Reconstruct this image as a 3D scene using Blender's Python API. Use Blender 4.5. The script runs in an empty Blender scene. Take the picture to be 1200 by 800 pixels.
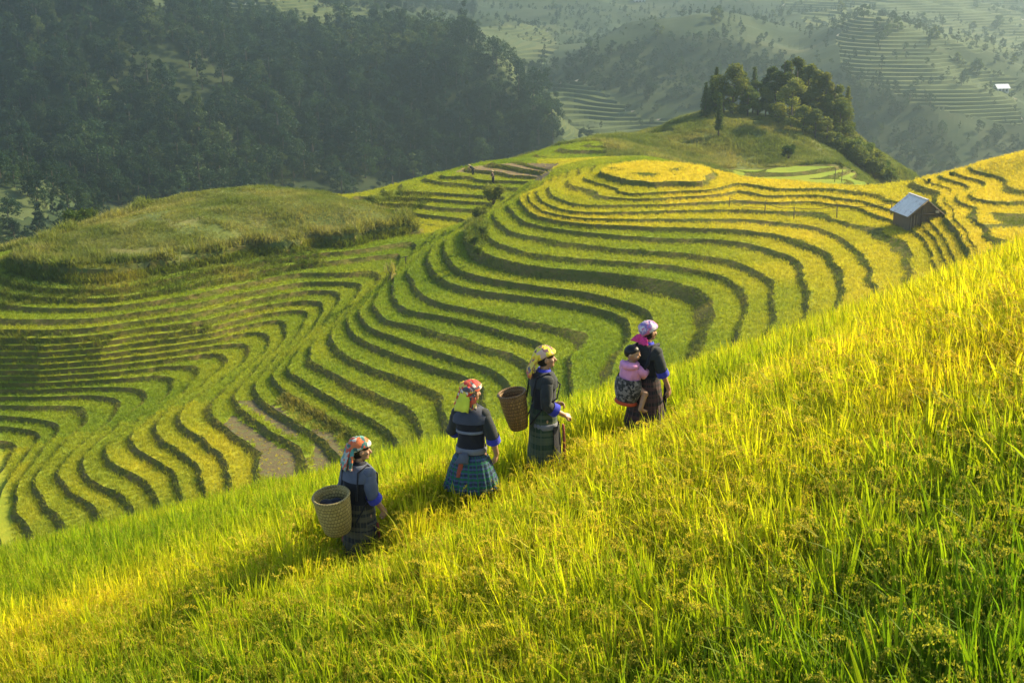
import bpy, bmesh, math, random
import numpy as np
from mathutils import Vector, Matrix, Euler

random.seed(11)
RNG = np.random.default_rng(11)
SC = bpy.context.scene
COL = SC.collection
R = math.radians

# ------------------------------------------------------------------ camera
F, HOR = 1650.0, -90.0                    # focal length in pixels of a 1200 px wide frame, row of the horizon
PITCH = math.atan((400 - HOR) / F)
CP, SP = math.cos(PITCH), math.sin(PITCH)

def ray(u, v):
    x = (u - 600.0) / F
    y = -(v - 400.0) / F
    return np.array([x, CP + y * SP, -SP + y * CP])

def at_depth(u, v, d):                    # the point seen at (u, v) that stands d metres in front
    r = ray(u, v)
    return r * (d / r[1])

def at_height(u, v, z):                   # the point seen at (u, v) at height z (camera at 0)
    r = ray(u, v)
    return r * (z / r[2])

def project(P):
    P = np.asarray(P, float)
    x, y, z = P[..., 0], P[..., 1], P[..., 2]
    f = y * CP - z * SP
    up = y * SP + z * CP
    return 600 + F * x / f, 400 - F * up / f

# ------------------------------------------------------------------ object helpers
def tag(o, label=None, cat=None, group=None, kind=None):
    if label: o['label'] = label
    if cat: o['category'] = cat
    if group: o['group'] = group
    if kind: o['kind'] = kind
    return o

def empty(name, loc=(0, 0, 0), rz=0.0, sc=1.0):
    o = bpy.data.objects.new(name, None)
    COL.objects.link(o)
    o.empty_display_size = 0.3
    o.location = loc
    o.rotation_euler = (0, 0, rz)
    o.scale = (sc, sc, sc)
    return o

def add_obj(name, me, mats, parent=None, link=True):
    o = bpy.data.objects.new(name, me)
    for m in (mats if isinstance(mats, (list, tuple)) else [mats]):
        me.materials.append(m)
    if link: COL.objects.link(o)
    if parent is not None: o.parent = parent
    return o

def mesh_np(name, verts, tris, mat_idx=None, attrs=None, smooth=False):
    me = bpy.data.meshes.new(name)
    verts = np.ascontiguousarray(verts, dtype=np.float32)
    tris = np.ascontiguousarray(tris, dtype=np.int32)
    k = tris.shape[1]
    me.vertices.add(len(verts)); me.vertices.foreach_set('co', verts.ravel())
    me.loops.add(tris.size); me.loops.foreach_set('vertex_index', tris.ravel())
    me.polygons.add(len(tris))
    me.polygons.foreach_set('loop_start', np.arange(0, tris.size, k, dtype=np.int32))
    me.polygons.foreach_set('loop_total', np.full(len(tris), k, dtype=np.int32))
    if mat_idx is not None:
        me.polygons.foreach_set('material_index', np.ascontiguousarray(mat_idx, dtype=np.int32))
    me.polygons.foreach_set('use_smooth', np.full(len(tris), smooth))
    for n, a in (attrs or {}).items():
        at = me.attributes.new(n, 'FLOAT', 'POINT')
        at.data.foreach_set('value', np.ascontiguousarray(a, dtype=np.float32))
    me.update(calc_edges=True)
    return me

class MB:
    """collects shapes with a material slot each and builds one mesh"""
    def __init__(self):
        self.v, self.f, self.m, self.uv = [], [], [], []
    def add(self, verts, faces, m=0, uv=None):
        b = len(self.v)
        self.v += [tuple(p) for p in verts]
        self.uv += list(uv) if uv is not None else [(0.0, 0.0)] * len(verts)
        for f in faces:
            self.f.append(tuple(i + b for i in f)); self.m.append(m)
    def box(self, c, s, m=0, M=None):
        cx, cy, cz = c; sx, sy, sz = s[0] / 2, s[1] / 2, s[2] / 2
        vs = [Vector((x, y, z)) for z in (-sz, sz) for y in (-sy, sy) for x in (-sx, sx)]
        if M is not None: vs = [M @ p for p in vs]
        vs = [(p[0] + cx, p[1] + cy, p[2] + cz) for p in vs]
        self.add(vs, [(0, 2, 3, 1), (4, 5, 7, 6), (0, 1, 5, 4), (2, 6, 7, 3), (0, 4, 6, 2), (1, 3, 7, 5)], m)
    def tube(self, pts, rad, n=8, m=0, cap=True):
        pts = [Vector(p) for p in pts]
        if not isinstance(rad, (list, tuple)): rad = [rad] * len(pts)
        rings = []
        T = (pts[1] - pts[0]).normalized()
        ref = Vector((1, 0, 0)) if abs(T.x) < .8 else Vector((0, 1, 0))
        X = T.cross(ref).normalized()
        for i, p in enumerate(pts):
            a = pts[max(0, i - 1)]; b = pts[min(len(pts) - 1, i + 1)]
            t = (b - a).normalized()
            X = (X - t * X.dot(t)).normalized(); Y = t.cross(X)
            rings.append([p + (X * math.cos(2 * math.pi * k / n) + Y * math.sin(2 * math.pi * k / n)) * rad[i] for k in range(n)])
        self.loft(rings, m, cap)
    def loft(self, rings, m=0, cap=True, closed=True):
        n = len(rings[0]); vs = [p for r in rings for p in r]
        uv = [(k / n, i / max(1, len(rings) - 1)) for i in range(len(rings)) for k in range(n)]
        fs = []
        for i in range(len(rings) - 1):
            for k in range(n if closed else n - 1):
                k2 = (k + 1) % n
                fs.append((i * n + k, i * n + k2, (i + 1) * n + k2, (i + 1) * n + k))
        if cap:
            fs.append(tuple(range(n - 1, -1, -1))); fs.append(tuple((len(rings) - 1) * n + k for k in range(n)))
        self.add(vs, fs, m, uv)
    def mesh(self, name, smooth=True):
        me = bpy.data.meshes.new(name)
        me.from_pydata([tuple(p) for p in self.v], [], self.f)
        me.polygons.foreach_set('material_index', np.array(self.m, dtype=np.int32))
        me.polygons.foreach_set('use_smooth', np.full(len(self.f), smooth))
        uvl = me.uv_layers.new(name='UVMap')
        li = np.empty(len(me.loops), dtype=np.int32); me.loops.foreach_get('vertex_index', li)
        uvl.data.foreach_set('uv', np.array(self.uv, dtype=np.float32)[li].ravel())
        me.update()
        return me
    def build(self, name, mats, parent=None, smooth=True):
        return add_obj(name, self.mesh(name, smooth), mats, parent)

# ------------------------------------------------------------------ materials
def new_mat(name):
    m = bpy.data.materials.new(name); m.use_nodes = True
    nt = m.node_tree
    for n in list(nt.nodes): nt.nodes.remove(n)
    return m, nt, nt.nodes.new('ShaderNodeOutputMaterial')

def N(nt, kind, **kw):
    n = nt.nodes.new(kind)
    for k, v in kw.items():
        if k.startswith('i_'): n.inputs[k[2:].replace('_', ' ')].default_value = v
        elif k.startswith('n_'): n.inputs[int(k[2:])].default_value = v
        else: setattr(n, k, v)
    return n

def L(nt, a, b): nt.links.new(a, b)

def ramp(nt, stops, interp='LINEAR'):
    n = nt.nodes.new('ShaderNodeValToRGB'); cr = n.color_ramp; cr.interpolation = interp
    while len(cr.elements) < len(stops): cr.elements.new(0.5)
    for e, (p, c) in zip(cr.elements, stops):
        e.position = p; e.color = (c[0], c[1], c[2], 1)
    return n

def c4(c): return (c[0], c[1], c[2], 1)

def mixc(nt, fac, a, b, blend='MIX'):
    n = nt.nodes.new('ShaderNodeMix'); n.data_type = 'RGBA'; n.blend_type = blend
    for s, v in ((n.inputs[0], fac), (n.inputs[6], a), (n.inputs[7], b)):
        if hasattr(v, 'is_output'): nt.links.new(v, s)
        elif isinstance(v, (int, float)): s.default_value = v
        else: s.default_value = c4(v)
    return n.outputs[2]

def noise(nt, vec, scale, detail=3, rough=.5):
    n = N(nt, 'ShaderNodeTexNoise', i_Scale=scale, i_Detail=detail, i_Roughness=rough)
    if vec is not None: L(nt, vec, n.inputs['Vector'])
    return n.outputs['Fac']

def leaf_mat(name, stops, transl=.45, attr='tint', src='INSTANCER', var=.25, rough=.55, thue=(1.0, 1.0, .35)):
    """foliage: colour along the ripeness attribute, varied per plant, part translucent"""
    m, nt, out = new_mat(name)
    a = N(nt, 'ShaderNodeAttribute', attribute_name=attr, attribute_type=src)
    oi = N(nt, 'ShaderNodeObjectInfo')
    rnd = oi.outputs['Random']
    geo = N(nt, 'ShaderNodeNewGeometry')
    rp = ramp(nt, stops)
    add = N(nt, 'ShaderNodeMath', operation='MULTIPLY_ADD'); L(nt, geo.outputs['Random Per Island'], add.inputs[0]); add.inputs[1].default_value = .3
    sub = N(nt, 'ShaderNodeMath', operation='SUBTRACT'); L(nt, a.outputs['Fac'], sub.inputs[0]); sub.inputs[1].default_value = .15
    L(nt, sub.outputs[0], add.inputs[2]); L(nt, add.outputs[0], rp.inputs[0])
    hsv = N(nt, 'ShaderNodeHueSaturation')
    mr = N(nt, 'ShaderNodeMapRange', n_3=1 - var, n_4=1 + var); L(nt, rnd, mr.inputs[0])
    L(nt, mr.outputs[0], hsv.inputs['Value']); L(nt, rp.outputs[0], hsv.inputs['Color'])
    pb = N(nt, 'ShaderNodeBsdfPrincipled', i_Roughness=rough); pb.inputs['Specular IOR Level'].default_value = .10
    L(nt, hsv.outputs[0], pb.inputs['Base Color'])
    tr = N(nt, 'ShaderNodeBsdfTranslucent')
    tc = mixc(nt, 1.0, hsv.outputs[0], thue, 'MULTIPLY')
    sc_ = N(nt, 'ShaderNodeHueSaturation', i_Value=1.35); L(nt, tc, sc_.inputs['Color']); L(nt, sc_.outputs[0], tr.inputs['Color'])
    mx = N(nt, 'ShaderNodeMixShader', n_0=transl)
    L(nt, pb.outputs[0], mx.inputs[1]); L(nt, tr.outputs[0], mx.inputs[2]); L(nt, mx.outputs[0], out.inputs[0])
    return m

def plain(name, col, rough=.7, var=.18, scale=30, metal=0.0, bump=0.0, spec=.3):
    m, nt, out = new_mat(name)
    tc = N(nt, 'ShaderNodeTexCoord').outputs['Object']
    f = noise(nt, tc, scale, 4)
    c = mixc(nt, f, [x * (1 - var) for x in col], [min(1, x * (1 + var)) for x in col])
    pb = N(nt, 'ShaderNodeBsdfPrincipled', i_Roughness=rough, i_Metallic=metal); pb.inputs['Specular IOR Level'].default_value = spec
    L(nt, c, pb.inputs['Base Color'])
    if bump:
        b = N(nt, 'ShaderNodeBump', i_Strength=bump, i_Distance=.02); L(nt, noise(nt, tc, scale * 2, 4), b.inputs['Height']); L(nt, b.outputs[0], pb.inputs['Normal'])
    L(nt, pb.outputs[0], out.inputs[0])
    return m

# ------------------------------------------------------------------ scattering: one object, instanced plants
def scatter(name, variants, pos, rot, scl, idx, tint, label=None, cat=None, group=None, kind='stuff'):
    """one object whose geometry nodes set plant meshes on its points"""
    n = len(pos)
    me = bpy.data.meshes.new(name)
    me.vertices.add(n); me.vertices.foreach_set('co', np.ascontiguousarray(pos, dtype=np.float32).ravel())
    def fa(nm, typ, val, key='value'):
        a = me.attributes.new(nm, typ, 'POINT'); a.data.foreach_set(key, val)
    fa('rot', 'FLOAT_VECTOR', np.ascontiguousarray(rot, dtype=np.float32).ravel(), 'vector')
    fa('scl', 'FLOAT_VECTOR', np.ascontiguousarray(scl, dtype=np.float32).ravel(), 'vector')
    fa('pick', 'INT', np.ascontiguousarray(idx, dtype=np.int32))
    fa('tint', 'FLOAT', np.ascontiguousarray(tint, dtype=np.float32))
    me.update()
    o = add_obj(name, me, [])
    tag(o, label, cat, group, kind)
    ng = bpy.data.node_groups.new(name + ' nodes', 'GeometryNodeTree')
    ng.interface.new_socket('Geometry', in_out='INPUT', socket_type='NodeSocketGeometry')
    ng.interface.new_socket('Geometry', in_out='OUTPUT', socket_type='NodeSocketGeometry')
    gi = ng.nodes.new('NodeGroupInput'); go = ng.nodes.new('NodeGroupOutput')
    g2i = ng.nodes.new('GeometryNodeGeometryToInstance')
    for v in variants:
        oi = ng.nodes.new('GeometryNodeObjectInfo'); oi.inputs['Object'].default_value = v; oi.inputs['As Instance'].default_value = False
        ng.links.new(oi.outputs['Geometry'], g2i.inputs[0])
    iop = ng.nodes.new('GeometryNodeInstanceOnPoints')
    def na(nm, typ, sock):
        a = ng.nodes.new('GeometryNodeInputNamedAttribute'); a.data_type = typ; a.inputs['Name'].default_value = nm
        ng.links.new(a.outputs['Attribute'], sock)
    ng.links.new(gi.outputs[0], iop.inputs['Points']); ng.links.new(g2i.outputs[0], iop.inputs['Instance'])
    iop.inputs['Pick Instance'].default_value = True
    na('pick', 'INT', iop.inputs['Instance Index'])
    e2r = ng.nodes.new('FunctionNodeEulerToRotation'); na('rot', 'FLOAT_VECTOR', e2r.inputs[0]); ng.links.new(e2r.outputs[0], iop.inputs['Rotation'])
    na('scl', 'FLOAT_VECTOR', iop.inputs['Scale'])
    ng.links.new(iop.outputs[0], go.inputs[0])
    md = o.modifiers.new('plants', 'NODES'); md.node_group = ng
    return o

# ------------------------------------------------------------------ fields
class TPS:
    """thin-plate surface z(x, y) through control points"""
    def __init__(self, P, reg=1e-3, scale=50.0):
        P = np.asarray(P, float)
        self.c = P[:, :2] / scale; self.s = scale
        n = len(P)
        d2 = ((self.c[:, None] - self.c[None]) ** 2).sum(-1)
        K = np.where(d2 > 0, .5 * d2 * np.log(np.maximum(d2, 1e-12)), 0) + np.eye(n) * reg
        Q = np.c_[np.ones(n), self.c]
        A = np.zeros((n + 3, n + 3)); A[:n, :n] = K; A[:n, n:] = Q; A[n:, :n] = Q.T
        b = np.zeros(n + 3); b[:n] = P[:, 2]
        self.w = np.linalg.lstsq(A, b, rcond=None)[0] if n < 60 else np.linalg.solve(A, b)
    def __call__(self, x, y):
        x = np.asarray(x, float); sh = x.shape
        q = np.c_[x.ravel() / self.s, np.asarray(y, float).ravel() / self.s]
        out = np.empty(len(q)); n = len(self.c)
        for a in range(0, len(q), 20000):
            b = q[a:a + 20000]
            d2 = (b[:, 0, None] - self.c[None, :, 0]) ** 2 + (b[:, 1, None] - self.c[None, :, 1]) ** 2
            np.maximum(d2, 1e-12, out=d2)
            out[a:a + 20000] = (.5 * d2 * np.log(d2)) @ self.w[:n] + self.w[n] + b @ self.w[n + 1:]
        return out.reshape(sh)

def vnoise(x, y, seed=0):
    """smooth value noise in -1..1"""
    x = np.asarray(x, float); y = np.asarray(y, float)
    xi = np.floor(x).astype(np.int64); yi = np.floor(y).astype(np.int64)
    fx = x - xi; fy = y - yi
    fx = fx * fx * (3 - 2 * fx); fy = fy * fy * (3 - 2 * fy)
    def h(a, b):
        k = (a * 374761393 + b * 668265263 + seed * 974711) & 0x7fffffff
        k = ((k ^ (k >> 13)) * 1274126177) & 0x7fffffff
        return ((k ^ (k >> 16)) & 0xffff) / 32767.5 - 1
    return (h(xi, yi) * (1 - fx) + h(xi + 1, yi) * fx) * (1 - fy) + (h(xi, yi + 1) * (1 - fx) + h(xi + 1, yi + 1) * fx) * fy

def inside(px, py, poly):
    px = np.asarray(px); py = np.asarray(py)
    r = np.zeros(px.shape, bool); n = len(poly)
    for i in range(n):
        x0, y0 = poly[i]; x1, y1 = poly[(i + 1) % n]
        c = ((y0 > py) != (y1 > py)) & (px < (x1 - x0) * (py - y0) / ((y1 - y0) or 1e-9) + x0)
        r ^= c
    return r

def clip_iso(V, T, h, iso, ok):
    """split triangles T (those with ok) where attribute column h of V crosses iso"""
    s = V[:, h] - iso
    s = np.where(np.abs(s) < 1e-5, 1e-5, s)
    pos = s > 0
    pt = pos[T]; k = pt.sum(1)
    cr = (k > 0) & (k < 3) & ok
    if not cr.any(): return V, T, ok
    tc = T[cr]; pc = pt[cr]; kc = k[cr]
    odd = np.where(kc == 1, pc.argmax(1), (~pc).argmax(1))
    r = np.arange(len(tc))
    a = tc[r, odd]; b = tc[r, (odd + 1) % 3]; c = tc[r, (odd + 2) % 3]
    e1 = np.sort(np.c_[a, b], 1); e2 = np.sort(np.c_[a, c], 1)
    E = np.r_[e1, e2]; key = E[:, 0].astype(np.int64) * len(V) + E[:, 1]
    uk, first, inv = np.unique(key, return_index=True, return_inverse=True)
    Eu = E[first]
    t = (s[Eu[:, 0]] / (s[Eu[:, 0]] - s[Eu[:, 1]]))[:, None]
    nv = V[Eu[:, 0]] * (1 - t) + V[Eu[:, 1]] * t
    nv[:, h] = iso
    base = len(V); V = np.r_[V, nv]
    m1 = base + inv[:len(tc)]; m2 = base + inv[len(tc):]
    new = np.r_[np.c_[a, m1, m2], np.c_[m1, b, c], np.c_[m1, c, m2]]
    T = np.r_[T[~cr], new]; ok = np.r_[ok[~cr], np.ones(len(new), bool)]
    return V, T, ok

def grid_tris(nx, ny):
    i = np.arange(nx - 1)[:, None] * ny + np.arange(ny - 1)[None]
    i = i.ravel()
    return np.r_[np.c_[i, i + ny, i + ny + 1], np.c_[i, i + ny + 1, i + 1]]
# ------------------------------------------------------------------ the terraced valley
ZL = {}
def _levels():
    names = 'c0 c1 c2 A B C D E F G H I i2 J K L M N O P Q R S T U V W X Y Z AA AB AC AD AE AF AG AH AI'.split()
    steps = [0, .33, .34, .33, .33, .34, .33, .45, .45, .45, .45, 1.0, .6, .6] + [.5] * 9 + [.42] * 16
    z = -23.0
    for n, s in zip(names, steps):
        z -= s; ZL[n] = z
    ZL['c0'] = -22.73
_levels()

# front edges of the terraces as read off the hill, level by level
RIMS = {
 'c0': [[(703,199),(705,204),(725,208),(762,212),(800,211),(825,207),(839,201),(828,195),(800,191),(765,189),(735,190),(714,194),(703,199)]],
 'c1': [[(697,203),(705,215),(742,222),(757,224),(800,223),(850,219),(868,212)]],
 'c2': [[(665,210),(670,220),(700,230),(750,233),(787,232),(850,227),(872,221)]],
 'A': [[(641,217),(650,231),(687,240),(737,241),(800,238),(850,235),(935,234),(980,237),(1012,244),(1050,259),(1070,266),(1090,280),(1102,304),(1108,330)]],
 'B': [[(626,224),(634,236),(662,248),(700,249),(767,247),(850,246),(900,247),(950,251),(985,256),(1012,265),(1034,271),(1056,288),(1066,308),(1068,335)]],
 'C': [[(618,228),(626,243),(660,254),(700,257),(767,257),(850,257),(875,257),(925,261),(975,272),(1005,290),(1022,305),(1024,335)]],
 'D': [[(611,231),(617,243),(650,256),(700,263),(767,266),(850,268),(875,270),(925,276),(962,292),(987,310),(992,352)]],
 'E': [[(596,236),(600,250),(625,264),(700,274),(767,279),(850,280),(887,286),(935,300),(947,315),(950,357)]],
 'F': [[(577,247),(585,265),(625,279),(700,290),(800,297),(850,303),(887,315),(908,328),(906,390)]],
 'G': [[(562,267),(578,281),(612,293),(650,299),(725,306),(800,312),(837,320),(867,335),(877,342),(869,400)]],
 'H': [[(556,287),(572,298),(612,310),(650,314),(725,320),(775,327),(812,335),(837,350),(832,380),(815,422)]],
 'I': [[(522,288),(527,305),(540,316),(562,324),(580,327),(625,334),(700,344),(737,355),(764,367),(768,380),(760,400),(752,440)]],
 'i2': [[(502,295),(507,317),(525,330),(545,338),(565,340),(640,348),(690,356),(728,368),(744,382),(738,400),(722,440)]],
 'J': [[(480,310),(485,335),(507,352),(530,359),(555,362),(575,368),(625,378),(660,386),(686,396),(680,407),(664,414),(667,430),(669,455),(668,475)],
       [(530,262),(520,268)]],
 'K': [[(462,322),(465,347),(475,361),(500,368),(520,368),(575,381),(625,398),(645,408),(652,425),(652,470)]],
 'L': [[(442,340),(445,367),(457,377),(470,376),(485,379),(520,390),(575,406),(612,420),(630,438),(634,480)],
       [(500,284),(470,317)], [(13,303),(12,308),(22,314),(50,322),(100,323),(150,321),(200,313),(250,303),(300,293),(362,282),(412,277),(462,272),(482,269)]],
 'M': [[(418,362),(430,382),(450,388),(465,395),(525,416),(575,433),(597,450),(606,490)],
       [(-25,306),(-22,314),(-5,324),(37,337),(100,340),(150,337),(212,323),(275,312),(350,299),(387,296),(440,290),(500,281)], [(488,295),(450,332),(425,355)]],
 'N': [[(412,376),(425,398),(475,417),(525,432),(560,445),(572,457),(580,500)],
       [(-58,318),(-40,330),(0,341),(40,347),(100,350),(160,346),(212,334),(290,320),(350,309),(400,303),(462,297),(485,295)], [(470,308),(440,340),(420,364)]],
 'O': [[(390,384),(394,407),(412,421),(450,434),(487,447),(512,462),(525,500)],
       [(-60,352),(0,356),(50,361),(100,360),(160,356),(225,346),(290,330),(350,318),(372,322),(425,318),(445,321),(448,327),(428,350),(400,378)]],
 'P': [[(364,402),(370,422),(387,437),(425,452),(462,468),(490,480),(497,500),(492,525)],
       [(-60,366),(0,370),(75,373),(150,368),(225,356),(300,341),(362,330),(410,329),(425,334),(420,345),(395,375),(372,398)]],
 'Q': [[(336,430),(350,445),(400,472),(437,492),(462,507),(470,525)],
       [(-60,384),(10,388),(100,386),(205,372),(280,353),(350,339),(390,339),(402,346),(390,367),(360,400),(340,425)]],
 'R': [[(320,438),(332,457),(362,469),(400,493),(425,506),(436,530)],
       [(-60,398),(10,400),(100,398),(205,384),(250,375),(300,361),(350,351),(375,352),(386,359),(372,380),(345,410),(324,434)]],
 'S': [[(297,450),(302,466),(320,476),(345,490),(385,520),(405,545)],
       [(-60,408),(10,410),(100,408),(200,394),(250,384),(300,368),(350,361),(367,368),(355,388),(325,418),(300,446)]],
 'T': [[(272,464),(282,476),(305,491),(332,513),(358,522),(364,552)],
       [(-60,414),(10,416),(100,414),(200,400),(260,385),(295,374),(328,375),(341,384),(330,402),(300,430),(276,460)]],
 'U': [[(247,478),(265,500),(295,517),(305,540),(307,572)],
       [(-60,418),(10,421),(100,420),(200,404),(270,388),(305,389),(321,396),(312,412),(282,440),(252,472)]],
 'V': [[(207,485),(220,505),(250,522),(270,545),(272,580)],
       [(-60,423),(10,425),(100,424),(152,414),(200,408),(275,400),(292,407),(289,419),(255,448),(225,470)]],
 'W': [[(184,495),(185,512),(212,532),(235,547),(245,580)],
       [(-60,429),(0,430),(100,429),(200,418),(250,412),(265,421),(262,430),(230,455),(200,478)]],
 'X': [[(154,505),(160,525),(187,542),(210,555),(215,590)],
       [(-60,437),(0,437),(77,436),(112,433),(175,429),(212,427),(239,436),(225,450),(195,478),(165,500)]],
 'Y': [[(127,522),(135,542),(162,557),(185,575),(187,605)],
       [(-60,447),(0,447),(82,446),(150,441),(200,439),(209,447),(200,460),(168,488),(138,512)]],
 'Z': [[(97,538),(105,560),(135,577),(155,588),(157,612)],
       [(-60,456),(0,455),(100,454),(162,454),(174,460),(166,470),(140,495),(108,525)]],
 'AA': [[(68,556),(85,573),(107,588),(122,604),(123,625)],
       [(-60,466),(0,465),(105,462),(128,463),(147,470),(142,482),(112,508),(80,540)]],
 'AB': [[(37,570),(55,588),(75,608),(84,630)],
       [(-60,476),(0,475),(50,474),(100,477),(109,483),(100,494),(78,517),(50,548),(38,565)]],
 'AC': [[(19,582),(23,600),(38,618),(49,640)],
       [(-60,487),(0,487),(37,490),(72,496),(74,503),(52,528),(28,555),(19,575)]],
 'AD': [[(-8,612),(4,632),(6,660)],
       [(-60,497),(0,497),(37,502),(52,510),(32,535),(8,565),(-8,605)]],
 'AE': [[(-60,515),(0,516),(15,520),(23,527),(0,555),(-30,600)]],
 'AF': [[(-60,530),(-5,538),(-20,560),(-60,610)]],
}
FZL = [-27.4, -27.65, -28.15, -28.6, -29.05, -29.5, -29.95, -30.4, -30.85, -31.3, -31.75, -32.2]
FRIMS = {
 -27.4: [[(690,170),(730,171)]],
 -27.65: [[(655,175),(700,176),(757,176)]],
 -28.15: [[(630,183),(650,187),(700,188),(722,187)]],
 -28.6: [[(512,204),(530,203),(575,207),(632,214)]],
 -29.05: [[(497,210),(512,211),(575,218),(620,221)]],
 -29.5: [[(468,217),(480,224),(505,226),(562,229),(600,231)]],
 -29.95: [[(455,226),(515,233),(575,237)]],
 -30.4: [[(440,232),(500,242),(565,247)]],
 -30.85: [[(430,240),(487,250),(550,257),],[(895,203),(937,203),(990,193)]],
 -31.3: [[(440,250),(477,258),(525,267)],[(900,211),(950,211),(985,202)]],
}
# land between and behind: pixel row and column with a distance
LAND = [
 # crest of the golden field behind the fence
 (870,206,131),(900,212,130),(935,218,128.2),(985,220,127.7),(1035,220,127.6),(1082,210,128),(1140,194,128),(1200,178,129),(1260,164,130),
 (905,224,126),(980,228,124.5),(1045,232,122.5),(1100,228,122.3),(1150,212,123.5),(1200,200,123),(735,199,129.2),(770,203,127.3),(805,200,128.8),(770,196,130.6),(745,205,126.6),(795,205,126.6),(718,199,129.2),(822,201,128.4),
 # right hand terraces above the hut, and the slope on towards the viewer
 # behind the round top
 (770,186,146),(720,187,146),(690,195,141),(655,207,140),(640,200,150),(655,193,162),(700,193,160),(760,188,160),(640,188,168),
 (600,190,168),(560,194,167),(525,198,165),(475,211,160),(450,222,158),(400,236,157),
 (600,200,163),(570,200,163),
 # back of the main ridge
 (560,262,133),(580,250,136),(610,232,140),(540,266,140),
 # far lobes back
 (660,170,188),(690,163,198),(735,168,190),(640,176,182),
 # knoll
 (740,180,180),(800,190,182),(850,196,187),(900,195,190),(960,188,194),(700,164,206),(740,160,204),(780,160,200),(830,150,202),(870,137,214),(920,150,206),(960,170,200),
 (800,140,214),(820,137,220),(990,186,204),(1010,200,206),(930,145,222),(985,170,224),(1040,205,220),(1060,215,228),(1020,215,178),(960,213,174),(1000,210,182),
 # left hill cap
 (60,300,129),(150,285,130),(250,268,134.5),(350,258,139),(420,258,139),(100,278,134),(150,263,139),(200,250,145),(250,240,147),(300,236,149),(350,236,149),(400,241,148),(450,256,143),
 (22,304,128),(200,290,129),(330,275,133),(120,300,127.5),(280,284,130),(400,268,136.5),(-50,306,140),(-10,300,140),(30,292,141),(-60,300,150),(120,264,150,),(200,240,158),(300,226,162),(400,231,160),
]
DEEP = [  # x, y, z of land nobody sees but which the hills fall into
 (-75,185,-50),(-50,190,-52),(-30,200,-55),(-10,215,-58),(10,235,-62),(40,245,-60),(70,240,-60),(-75,240,-75),(-20,250,-72),
 (30,152,-37),(50,155,-38),(75,160,-40),(75,200,-50),(60,225,-50),(60,180,-46),(-35,172,-42),(-62,172,-46),
 (0,78,-33),(10,76,-31),(18,76,-27),(-10,77,-35.5),(-22,75,-38.5),(-34,74,-40.5),(30,78,-21),(40,80,-18),(50,90,-17),(60,105,-16),(70,130,-17),(-72,104,-42),(-75,150,-34),
]
ERIMS = {-22.5: [[(1112,250),(1116,256),(1134,276),(1142,297),(1146,320)]],
 -22.15: [[(1150,241),(1156,246),(1172,255),(1184,269),(1190,290)]],
 -21.8: [[(1137,228),(1156,238),(1200,236),(1260,232)]],
 -21.4: [[(1178,218),(1200,226),(1250,225)]]}
def _near_points():
    P = []
    def line(pl, z):
        for _ in range(2):                                   # round the corners of the traced edge
            if len(pl) < 3: break
            q = [pl[0]]
            for (a0, b0), (a1, b1) in zip(pl[:-1], pl[1:]):
                q += [(a0 * .75 + a1 * .25, b0 * .75 + b1 * .25), (a0 * .25 + a1 * .75, b0 * .25 + b1 * .75)]
            pl = q + [pl[-1]]
        W = [at_height(u, v, z) for u, v in pl]
        for a, b in zip(W[:-1], W[1:]):
            n = max(1, int(np.hypot(*(b - a)[:2]) / 1.6))
            for k in range(n): P.append(a + (b - a) * k / n)
        P.append(W[-1])
    for n, ls in RIMS.items():
        for pl in ls: line(pl, ZL[n])
    for z, ls in list(FRIMS.items()) + list(ERIMS.items()):
        for pl in ls: line(pl, z)
    for u, v, d in LAND: P.append(at_depth(u, v, d))
    for p in DEEP: P.append(np.array(p, float))
    P = np.array(P)
    # thin out points that nearly coincide
    keep = []
    cell = {}
    for i, p in enumerate(P):
        k = (int(p[0] // .5), int(p[1] // .5))
        if k in cell: continue
        cell[k] = 1; keep.append(i)
    return P[keep]
NEAR = TPS(_near_points(), reg=2e-3, scale=40)

GX0, GX1, GY0, GY1, GS = -76.0, 76.0, 74.0, 246.0, .55
gx = np.arange(GX0, GX1, GS); gy = np.arange(GY0, GY1, GS)
_cx = np.arange(GX0, GX1 + 2.2, 2.2 / 2); _cy = np.arange(GY0, GY1 + 2.2, 2.2 / 2)
HG = NEAR(*np.meshgrid(_cx, _cy, indexing='ij'))
def bilin(G, x0, y0, st, x, y):
    fx = np.clip((np.asarray(x) - x0) / st, 0, G.shape[0] - 1.001); fy = np.clip((np.asarray(y) - y0) / st, 0, G.shape[1] - 1.001)
    i = fx.astype(int); j = fy.astype(int); fx = fx - i; fy = fy - j
    return (G[i, j] * (1 - fx) + G[i + 1, j] * fx) * (1 - fy) + (G[i, j + 1] * (1 - fx) + G[i + 1, j + 1] * fx) * fy
def near_H(x, y):
    h = bilin(HG, GX0, GY0, 1.1, x, y)
    rt = at_depth(770, 200, 130)
    h = np.where((np.hypot(x - rt[0], y - rt[1]) < 11) & (h > -22.6), -22.6 + .02 * (h + 22.66), h)
    return h + .06 * vnoise(x / 3.2, y / 3.2, 3) + .02 * vnoise(x / 1.1, y / 1.1, 5)

MAIN_Z = np.array(sorted(list(ZL.values()) + list(ERIMS)))              # ascending
FAR_Z = np.array(sorted(FZL))
RIS = .25                                           # share of a step's width taken by its bank

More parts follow.
